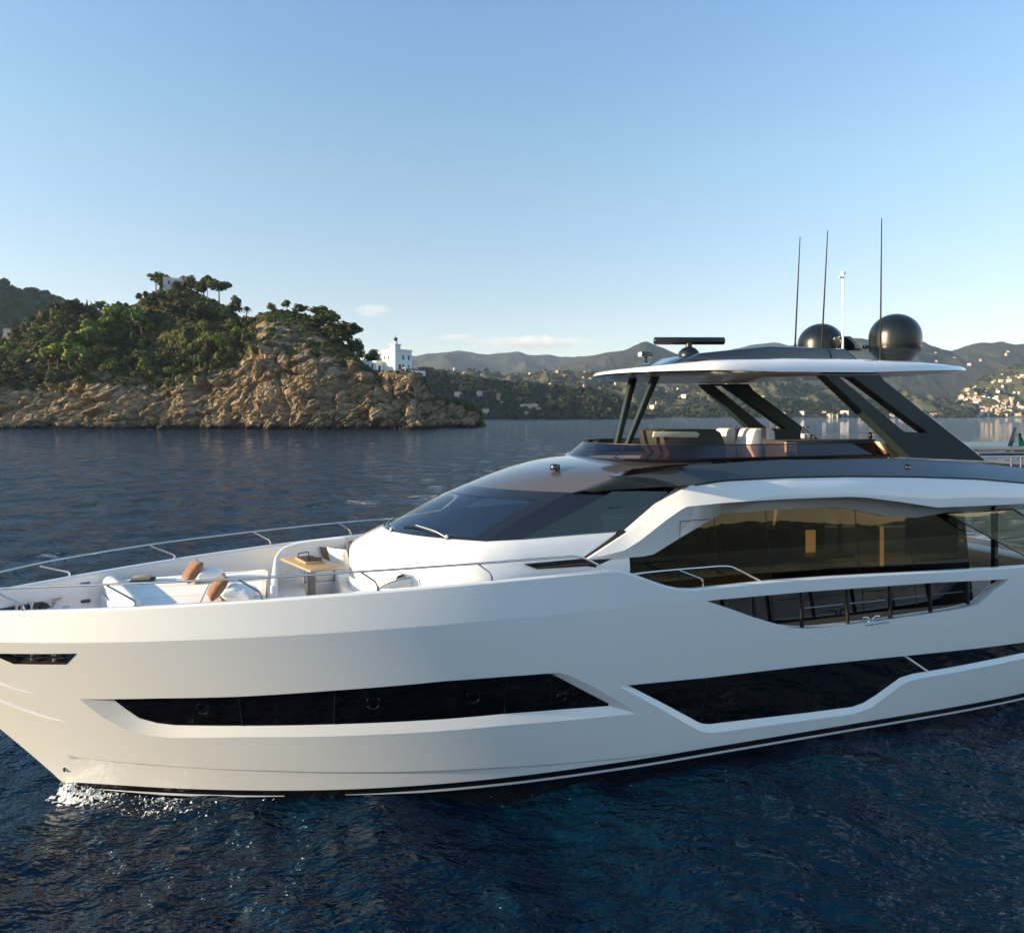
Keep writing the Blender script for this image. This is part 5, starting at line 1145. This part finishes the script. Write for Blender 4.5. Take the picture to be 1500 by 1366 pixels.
# boulder off the tip, clouds beyond the air
g = np.random.default_rng(8); bm = bmesh.new(); bmesh.ops.create_icosphere(bm, subdivisions=5, radius=1); me = bpy.data.meshes.new('sea_rock'); bm.to_mesh(me); bm.free()
Vn = np.array([v.co[:] for v in me.vertices]); a1_, a2_, a3_ = worley(Vn*1.6, 4); b1_, b2_, b3_ = worley(Vn*4, 8)
k_ = .82+.45*(a3_-.5)+.16*np.clip((a2_-a1_)*5, 0, 1)+.12*(b3_-.5)+.07*np.clip((b2_-b1_)*5, 0, 1)
me.vertices.foreach_set('co', (Vn*k_[:, None]*np.array([6.0, 5.0, 4.6])).astype(np.float32).ravel()); me.update(); attr(me, 'veg', np.zeros(len(Vn)))
for px, sx, sy, rz, lb in ((676, 1.25, 1.0, .3, 'brown boulder in the water at the seaward tip of the headland'), (606, .8, .7, 1.2, 'small cracked boulder at the foot of the lighthouse cliff'), (30, .8, .55, 2.0, 'low boulder at the foot of the cliff at far left'), (318, .9, .55, .9, 'rounded boulder at the water below the rock mound')):
    Yb = float(interp(Y0D, px))-(6 if px > 650 else 1); o = newobj('sea_rock', me, None); o.location = ((px-CX)/FOC*Yb, Yb, .2); o.rotation_euler = (0, 0, rz); o.scale = (sx, sx, sy); tag(o, lb, 'rock')
me.materials.append(hm)
def cloud(px, py, w, h, Yc, dens, seed, label):
    bm = bmesh.new(); bmesh.ops.create_icosphere(bm, subdivisions=4, radius=1); me = bpy.data.meshes.new('cloud'); bm.to_mesh(me); bm.free()
    o = newobj('cloud', me); c = Vector(((px-CX)/FOC*Yc, Yc, EYE+(HY-py)/FOC*Yc)); o.location = c; o.scale = (w/FOC*Yc/2, w/FOC*Yc/3.2, h/FOC*Yc/2); tag(o, label, 'cloud')
    m_ = bpy.data.materials.new('cloud_vapour'); m_.use_nodes = True; nt = m_.node_tree; nt.nodes.clear(); N = nt.nodes.new
    out, pv, tc, ln, nz_, mp = N('ShaderNodeOutputMaterial'), N('ShaderNodeVolumePrincipled'), N('ShaderNodeTexCoord'), N('ShaderNodeVectorMath'), N('ShaderNodeTexNoise'), N('ShaderNodeMapping')
    ln.operation = 'LENGTH'; nt.links.new(tc.outputs['Object'], ln.inputs[0]); mp.inputs['Scale'].default_value = (w/h*.8, 1.5, 1.6); mp.inputs['Location'].default_value = (seed, 0, 0)
    nt.links.new(tc.outputs['Object'], mp.inputs[0]); nt.links.new(mp.outputs[0], nz_.inputs['Vector']); nz_.inputs['Scale'].default_value = .9; nz_.inputs['Detail'].default_value = 5
    a, b_, c_ = N('ShaderNodeMath'), N('ShaderNodeMath'), N('ShaderNodeMath'); a.operation = 'MULTIPLY_ADD'; a.inputs[1].default_value = -.62; a.inputs[2].default_value = .08
    nt.links.new(ln.outputs['Value'], a.inputs[0]); b_.operation = 'ADD'; nt.links.new(a.outputs[0], b_.inputs[0]); nt.links.new(nz_.outputs['Fac'], b_.inputs[1])
    c_.operation = 'MULTIPLY'; c_.use_clamp = False; mxx = N('ShaderNodeMath'); mxx.operation = 'MAXIMUM'; mxx.inputs[1].default_value = 0; nt.links.new(b_.outputs[0], mxx.inputs[0]); nt.links.new(mxx.outputs[0], c_.inputs[0]); c_.inputs[1].default_value = dens
    nt.links.new(c_.outputs[0], pv.inputs['Density']); pv.inputs['Color'].default_value = (1,1,1,1); nt.links.new(pv.outputs[0], out.inputs['Volume']); me.materials.append(m_)
cloud(549, 455, 66, 24, 12000, .0045, 3.1, 'small puffy cream cloud alone above the lighthouse')
cloud(778, 502, 200, 20, 13000, .004, 7.7, 'long flat grey cloud low over the far mountains')
cloud(668, 494, 70, 12, 13000, .004, 1.7, 'thin faint cloud left of the long flat cloud')
# ---------------------------------------------------------------- foredeck lounge and loose things
def yobj(o, label, cat, group=None):
    """a loose thing standing on the yacht: built in yacht coordinates, placed as an object of its own"""
    vs = [v.co.copy() for v in o.data.vertices]; c = sum(vs, Vector())/len(vs); c.z = min(v.z for v in vs)
    o.data.transform(Matrix.Translation(-c)); o.matrix_world = YM @ Matrix.Translation(c); return tag(o, label, cat, group)
def yempty(name, p, label, cat, rz=0.0, group=None):
    return empty(name, world_of(p), TH+rz, label, cat, group)
# raised base and sun pad
PADZ = 3.45
pad = [(.18,1.32), (1.15,-1.22), (3.25,-1.45), (3.25,1.42)]
def rounded(poly, r, n=5):
    out = []; k = len(poly)
    for i in range(k):
        a, b, c = Vector(poly[i-1]), Vector(poly[i]), Vector(poly[(i+1) % k]); p, q = b+(a-b).normalized()*r, b+(c-b).normalized()*r
        out += [p.lerp(b, j/n).lerp(b.lerp(q, j/n), j/n) for j in range(n+1)]
    return out
m = MB(); m.solid([Vector((p.x-.05*(p.x < 1), p.y, 2.78)) for p in rounded(pad, .12)], (0,0,.42)); m.build('sun_pad_base', M['gelin'], yacht, bevel=.03)
m = MB(); m.solid([Vector((p.x, p.y, 3.205)) for p in rounded(pad, .14)], (0,0,PADZ-3.205)); o = m.build('sun_pad', M['white_fab'], None, bevel=.085, seg=4); yobj(o, 'white double sun pad cushion on the foredeck', 'sun pad')
pc = YM.inverted() @ o.matrix_world.translation
for y0_, y1_, x0_, x1_ in ((.42,.42,.62,3.24), (-.45,-.45,.95,3.24), (1.36,-1.40,2.2,2.2)):
    m = MB(); m.tube([Vector((x0_, y0_, PADZ-.001))-pc, Vector((x1_, y1_, PADZ-.001))-pc], .006, 5); sm_ = m.build('seam', M['beige'], o)
bol = [(.10,1.34), (1.07,-1.24)]
m = MB(); a, b = Vector((.30,1.22,PADZ+.02)), Vector((1.22,-1.10,PADZ+.02)); pts = [a.lerp(b, f) for f in np.linspace(0, 1, 12)]; m.tube(pts, [.05]+[.13]*10+[.05], 14); o = m.build('bolster', M['white_fab'], None, 60); yobj(o, 'white roll bolster along the forward edge of the sun pad', 'cushion')
def pillow(name, c, size, thick, rot, matl, label, group=None):
    n = 17; u = np.linspace(-1, 1, n); A, B = np.meshgrid(u, u); e = np.clip((1-np.abs(A)**3.2)*(1-np.abs(B)**3.2), 0, 1)**.5; pin = 1-.10*(1-np.abs(A)**2)*np.abs(B)**3; pin2 = 1-.10*(1-np.abs(B)**2)*np.abs(A)**3
    X_, Y_ = A*size[0]/2*pin2, B*size[1]/2*pin; nz = .008*np.sin(A*9+c[0]*7)*np.cos(B*7+c[1]*5)*e
    vs = [(x, y, z) for x, y, z in zip(X_.ravel(), Y_.ravel(), (e*thick/2+nz).ravel())]+[(x, y, -z) for x, y, z in zip(X_.ravel(), Y_.ravel(), (e*thick/2-nz).ravel())]
    F = grid_faces(n, n).tolist(); F2 = [[i+n*n for i in f[::-1]] for f in F]; m = MB(); m.add(vs, F+F2); o = m.build(name, matl, None, 80, weld=.0006)
    o.matrix_world = YM @ Matrix.Translation(c) @ rot; return tag(o, label, 'pillow', group)
def rotm(z, tilt, roll=0): return Matrix.Rotation(z, 4, 'Z') @ Matrix.Rotation(tilt, 4, 'Y') @ Matrix.Rotation(roll, 4, 'X')
pw1, pw2 = PZ(309, 842, PADZ+.1), PZ(352, 868, PADZ+.1); pt1, pt2 = PZ(282, 836, PADZ+.21), PZ(319, 859, PADZ+.22)
pillow('white_pillow', pw1, (.52,.62), .25, rotm(.1, .18), M['white_fab'], 'white pillow lying behind the far terracotta pillow on the sun pad')
pillow('white_pillow', pw2, (.55,.62), .26, rotm(-.15, .18), M['white_fab'], 'white pillow lying behind the near terracotta pillow on the sun pad')
pillow('terracotta_pillow', pt1, (.47,.50), .20, rotm(.35, -.95), M['terra'], 'terracotta pillow propped up, the one farther from the camera on the sun pad')
pillow('terracotta_pillow', pt2, (.48,.50), .20, rotm(.2, -.95), M['terra'], 'terracotta pillow propped up, the one nearer the camera on the sun pad')
p = PZ(208, 850, PADZ+.02); m = MB(); m.box((p.x-.20, p.y-.16, PADZ), (p.x+.22, p.y+.17, PADZ+.05)); o = m.build('folded_towel', M['brown_fab'], None, bevel=.015); yobj(o, 'dark folded towel on the forward end of the sun pad', 'towel')
m = MB(); m.box((p.x-.17, p.y-.14, PADZ+.052), (p.x+.15, p.y+.13, PADZ+.10)); o = m.build('magazine', M['wood'], None, bevel=.008); yobj(o, 'tan magazine lying on the dark towel on the sun pad', 'magazine')
# U-shaped sofa
def cush(name, lo, hi, par=None, b=.05, mt='white_fab'):
    m = MB(); m.box(lo, hi); return m.build(name, M[mt], par, bevel=b, seg=3)
sofa = cush('lounge_sofa', (3.38,-1.5,2.8), (3.95,1.95,3.10), yacht, .03, 'gelin')
cush('sofa_base', (4.62,-1.75,2.8), (5.6,2.05,3.08), sofa, .03, 'gelin'); cush('sofa_base', (3.9,1.35,2.8), (4.7,2.05,3.09), sofa, .03, 'gelin')
for y0, y1 in ((-1.4,-.35), (-.33,.72), (.74,1.8)): cush('seat_cushion', (3.40,y0,3.10), (3.97,y1,3.30), sofa)
for y0, y1 in ((-1.7,-.5), (-.48,.72), (.74,1.95)): cush('seat_cushion', (4.62,y0,3.08), (5.30,y1,3.30), sofa)
cush('seat_cushion', (3.99,1.36,3.09), (4.60,1.95,3.29), sofa)
m = MB(); bp_ = smooth_path([(3.36,-1.2,3.70), (3.37,.6,3.72), (3.42,1.3,3.78), (3.62,1.75,3.86), (4.1,2.0,3.9), (4.9,2.12,3.92)], 6)
for A, dz in ((bp_, 0),): 
    lo2 = [Vector((p.x, p.y, 3.28)) for p in A]; th_ = [Vector((.12*max(0, 1-i/len(A)*1.6), -.16*min(1, i/len(A)*1.6), 0)) for i in range(len(A))]
    i1 = [p+t for p, t in zip(A, th_)]; i0 = [Vector((p.x, p.y, 3.28)) for p in i1]
    m.strip(lo2, A); m.strip(A, i1); m.strip(i1, i0); m.strip(i0, lo2); m.add([lo2[0], A[0], i1[0], i0[0]], [[0,1,2,3]]); m.add([lo2[-1], A[-1], i1[-1], i0[-1]], [[0,1,2,3]])
m.build('back_cushion', M['white_fab'], sofa, 40, weld=.001, bevel=.03)
m = MB(); q = smooth_path([(5.62,-1.75,3.86),(5.38,-1.1,3.88),(5.24,-.3,3.88),(5.22,.5,3.88),(5.36,1.3,3.88),(5.6,1.9,3.88)], 6); L4 = [[p+Vector(d) for p in q] for d in ((.03,0,-.6),(.06,0,-.05),(.0,0,0),(-.10,0,-.02),(-.16,0,-.12),(-.22,0,-.58))]
for A, B in zip(L4, L4[1:]): m.strip(A, B)
m.build('back_cushion', M['white_fab'], sofa, 60, weld=.001)
m = MB(); arm = [Vector((5.75-.9*math.sin(a), -1.80, 3.12+.68*math.cos(a))) for a in np.linspace(0, math.pi/2, 12)]; m.solid(arm+[Vector((5.75,-1.8,3.12))], (0,.26,0)); a_ = m.build('sofa_arm', M['white_fab'], sofa, bevel=.04)
m = MB(); m.tube([p+Vector((-.005,-.012,.0)) for p in arm], .010, 6); m.build('piping', M['brown_fab'], a_)
cush('corner_cushion', (4.95,1.55,3.3), (5.25,2.02,3.84), sofa, .04, 'brown_fab')
# table with tray
tz = 3.75; tp = [PZ(x, y, tz) for x, y in ((410.5,817), (454.5,835.5), (504.5,829.5), (461,812.5))]; tc_ = sum(tp, Vector())/4
tb = yempty('table', (tc_.x, tc_.y, 2.8), 'pale wooden deck table on a grey column between the foredeck sofas', 'table')
Lc = lambda pts: [p-Vector((tc_.x, tc_.y, 2.8)) for p in pts]
m = MB(); m.solid(Lc([p+Vector((0,0,-.045)) for p in tp]), (0,0,.045)); m.build('table_top', M['wood'], tb, bevel=.012)
m = MB(); m.box((-.085,-.10,0), (.065,.10,.90)); m.build('column', M['greyleg'], tb, bevel=.015)
tq = [PZ(x, y, tz) for x, y in ((432,819), (447,826.5), (476,825), (457,815.5))]; c_ = sum(tq, Vector())/4
tray = yempty('tray', (c_.x, c_.y, tz), 'wooden tray with dark handles on the deck table', 'tray'); Lt = lambda pts, z: [Vector((p.x-c_.x, p.y-c_.y, z)) for p in pts]
m = MB(); m.solid(Lt(tq, .0), (0,0,.045)); m.build('tray_base', M['wood'], tray, bevel=.01)
tin = [c_+(p-c_)*.86 for p in tq]; m = MB(); m.solid(Lt(tin, .046), (0,0,.008)); m.build('tray_inlay', M['brown_fab'], tray)
for i, j in ((0, 3), (1, 2)):
    a, b = Lt([tq[i], tq[j]], .045); m = MB(); m.tube(fillet([a.lerp(b,.2), a.lerp(b,.2)+Vector((0,0,.07)), a.lerp(b,.8)+Vector((0,0,.07)), a.lerp(b,.8)], .03), .011, 6); m.build('tray_handle', M['dark'], tray)
for (x, y), mt_, lb in (((452,820), 'dark', 'dark cup on the wooden tray, nearer the sofa'), ((463,819.5), 'greyleg', 'grey cup on the wooden tray, farther aft')):
    p = PZ(x, y, tz+.06); m = MB(); m.lathe([(.02,0),(.032,.005),(.038,.06),(.034,.06),(.028,.012)], 14, p); o = m.build('cup', M[mt_], None); yobj(o, lb, 'cup')
pillow('white_pillow', PZ(497, 819, 3.52), (.56,.56), .20, rotm(.75, 1.25), M['white_fab'], 'large white pillow upright on the aft sofa beside the table')
pillow('terracotta_pillow', PZ(484, 815, 3.55), (.48,.48), .17, rotm(.8, 1.2), M['terra'], 'terracotta pillow in the dark corner of the aft sofa')
pillow('terracotta_pillow', PZ(572, 826.5, 3.72), (.40,.40), .14, rotm(.8, 1.2), M['terra'], 'small terracotta pillow half hidden behind the aft sofa back')
# flybridge loose things
glassb = glass('clear_bottle', (.85,.85,.82), ior=1.5, extra=.05)
for px, lb in ((1176.5, 'clear bottle with black cap on the flybridge bar, left one'), (1183.5, 'clear bottle with black cap on the flybridge bar, right one')):
    p = PT(px, 645, -1.5); bo_ = yempty('bottle', p, lb, 'bottle'); m = MB(); m.lathe([(.04,0),(.048,.01),(.048,.20),(.02,.245),(.02,.27)], 16); m.build('bottle_body', M['gelin'] if False else glassb, bo_); m = MB(); m.lathe([(.024,.27),(.024,.31),(.01,.32)], 12); m.build('cap', M['dark'], bo_)
    m = MB(); m.lathe([(.0495,.06),(.0495,.15)], 16); m.build('bottle_label', M['white_fab'], bo_)
p = PT(1191.5, 645, -1.45); m = MB(); m.lathe([(.03,0),(.042,.01),(.045,.13),(.04,.13),(.035,.02)], 14, p); o = m.build('drinking_glass', glassb, None); yobj(o, 'short drinking glass right of the two bottles on the bar', 'glass')
p = PT(1275, 645, -1.4); st_ = yempty('side_table', p, 'small black T shaped table on the aft end of the bar', 'side table'); m = MB(); m.lathe([(.07,0),(.05,.02),(.035,.05),(.05,.1),(.03,.18)], 12); m.build('stem', M['black'], st_); m = MB(); m.box((-.23,-.15,.18), (.23,.15,.2)); m.build('table_top', M['black'], st_, bevel=.006)
for px, z0 in ((1129.5, 651), (1134, 651)):
    p = PT(px, z0, -.9); m = MB(); m.lathe([(.03,-.05),(.035,0),(.035,.10),(.03,.11)], 12, p); o = m.build('tumbler', M['gelin'], None); yobj(o, 'pale tumbler beside the helm seats, %s' % ('left one' if px < 1131 else 'right one'), 'glass')
# ensign
base_ = PT(1478, 662, -.6); tip = PT(1490, 626, -.6); fs = yempty('flagstaff', base_, 'black raked flagstaff at the stern rail holding a green and white flag', 'flagstaff'); d = tip-base_
m = MB(); w = Vector((.075,0,0)); m.solid([-w, w, d+w*.75, d-w*.75], (0,.05,0)); m.build('staff', M['black'], fs, bevel=.01)
flag = [PT(x, y, -.62) for x, y in ((1494.5,634), (1498,643), (1503,662), (1487,663), (1486,655))]; m = MB()
top_f = [PT(x, y, -.62) for x, y in ((1493,634), (1491,643), (1488,652), (1485.5,663))]; bot_f = [PT(x, y, -.62+dy) for x, y, dy in ((1495,635,.0), (1498,645,.12), (1499,654,-.08), (1501,664,.1))]
def wavy(A, B, f0, f1): return [[a.lerp(b, f)+Vector((0,.05*math.sin(f*9+i),0)) for f in np.linspace(f0, f1, 6)] for i, (a, b) in enumerate(zip(A, B))]
en = yempty('ensign', top_f[0], 'green and white flag hanging from the stern flagstaff at the right edge', 'flag')
for f0, f1, cc, nm in ((.22, 1.0, (.02,.22,.07), 'green_panel'), (.0, .22, (.75,.73,.68), 'white_panel')):
    G = wavy(top_f, bot_f, f0, f1); m = MB(); m.add([p-top_f[0] for r_ in G for p in r_], [list(map(int, f)) for f in grid_faces(4, 6)]); m.build(nm, mat(nm, cc, .9), en, 80)
G = wavy([p+Vector((.55,0,-.3)) for p in top_f], [p+Vector((.8,0,-.35)) for p in bot_f], 0, 1); m = MB(); m.add([p-top_f[0] for r_ in G for p in r_], [list(map(int, f)) for f in grid_faces(4, 6)]); m.build('red_panel', mat('red_panel', (.45,.03,.03), .9), en, 80)
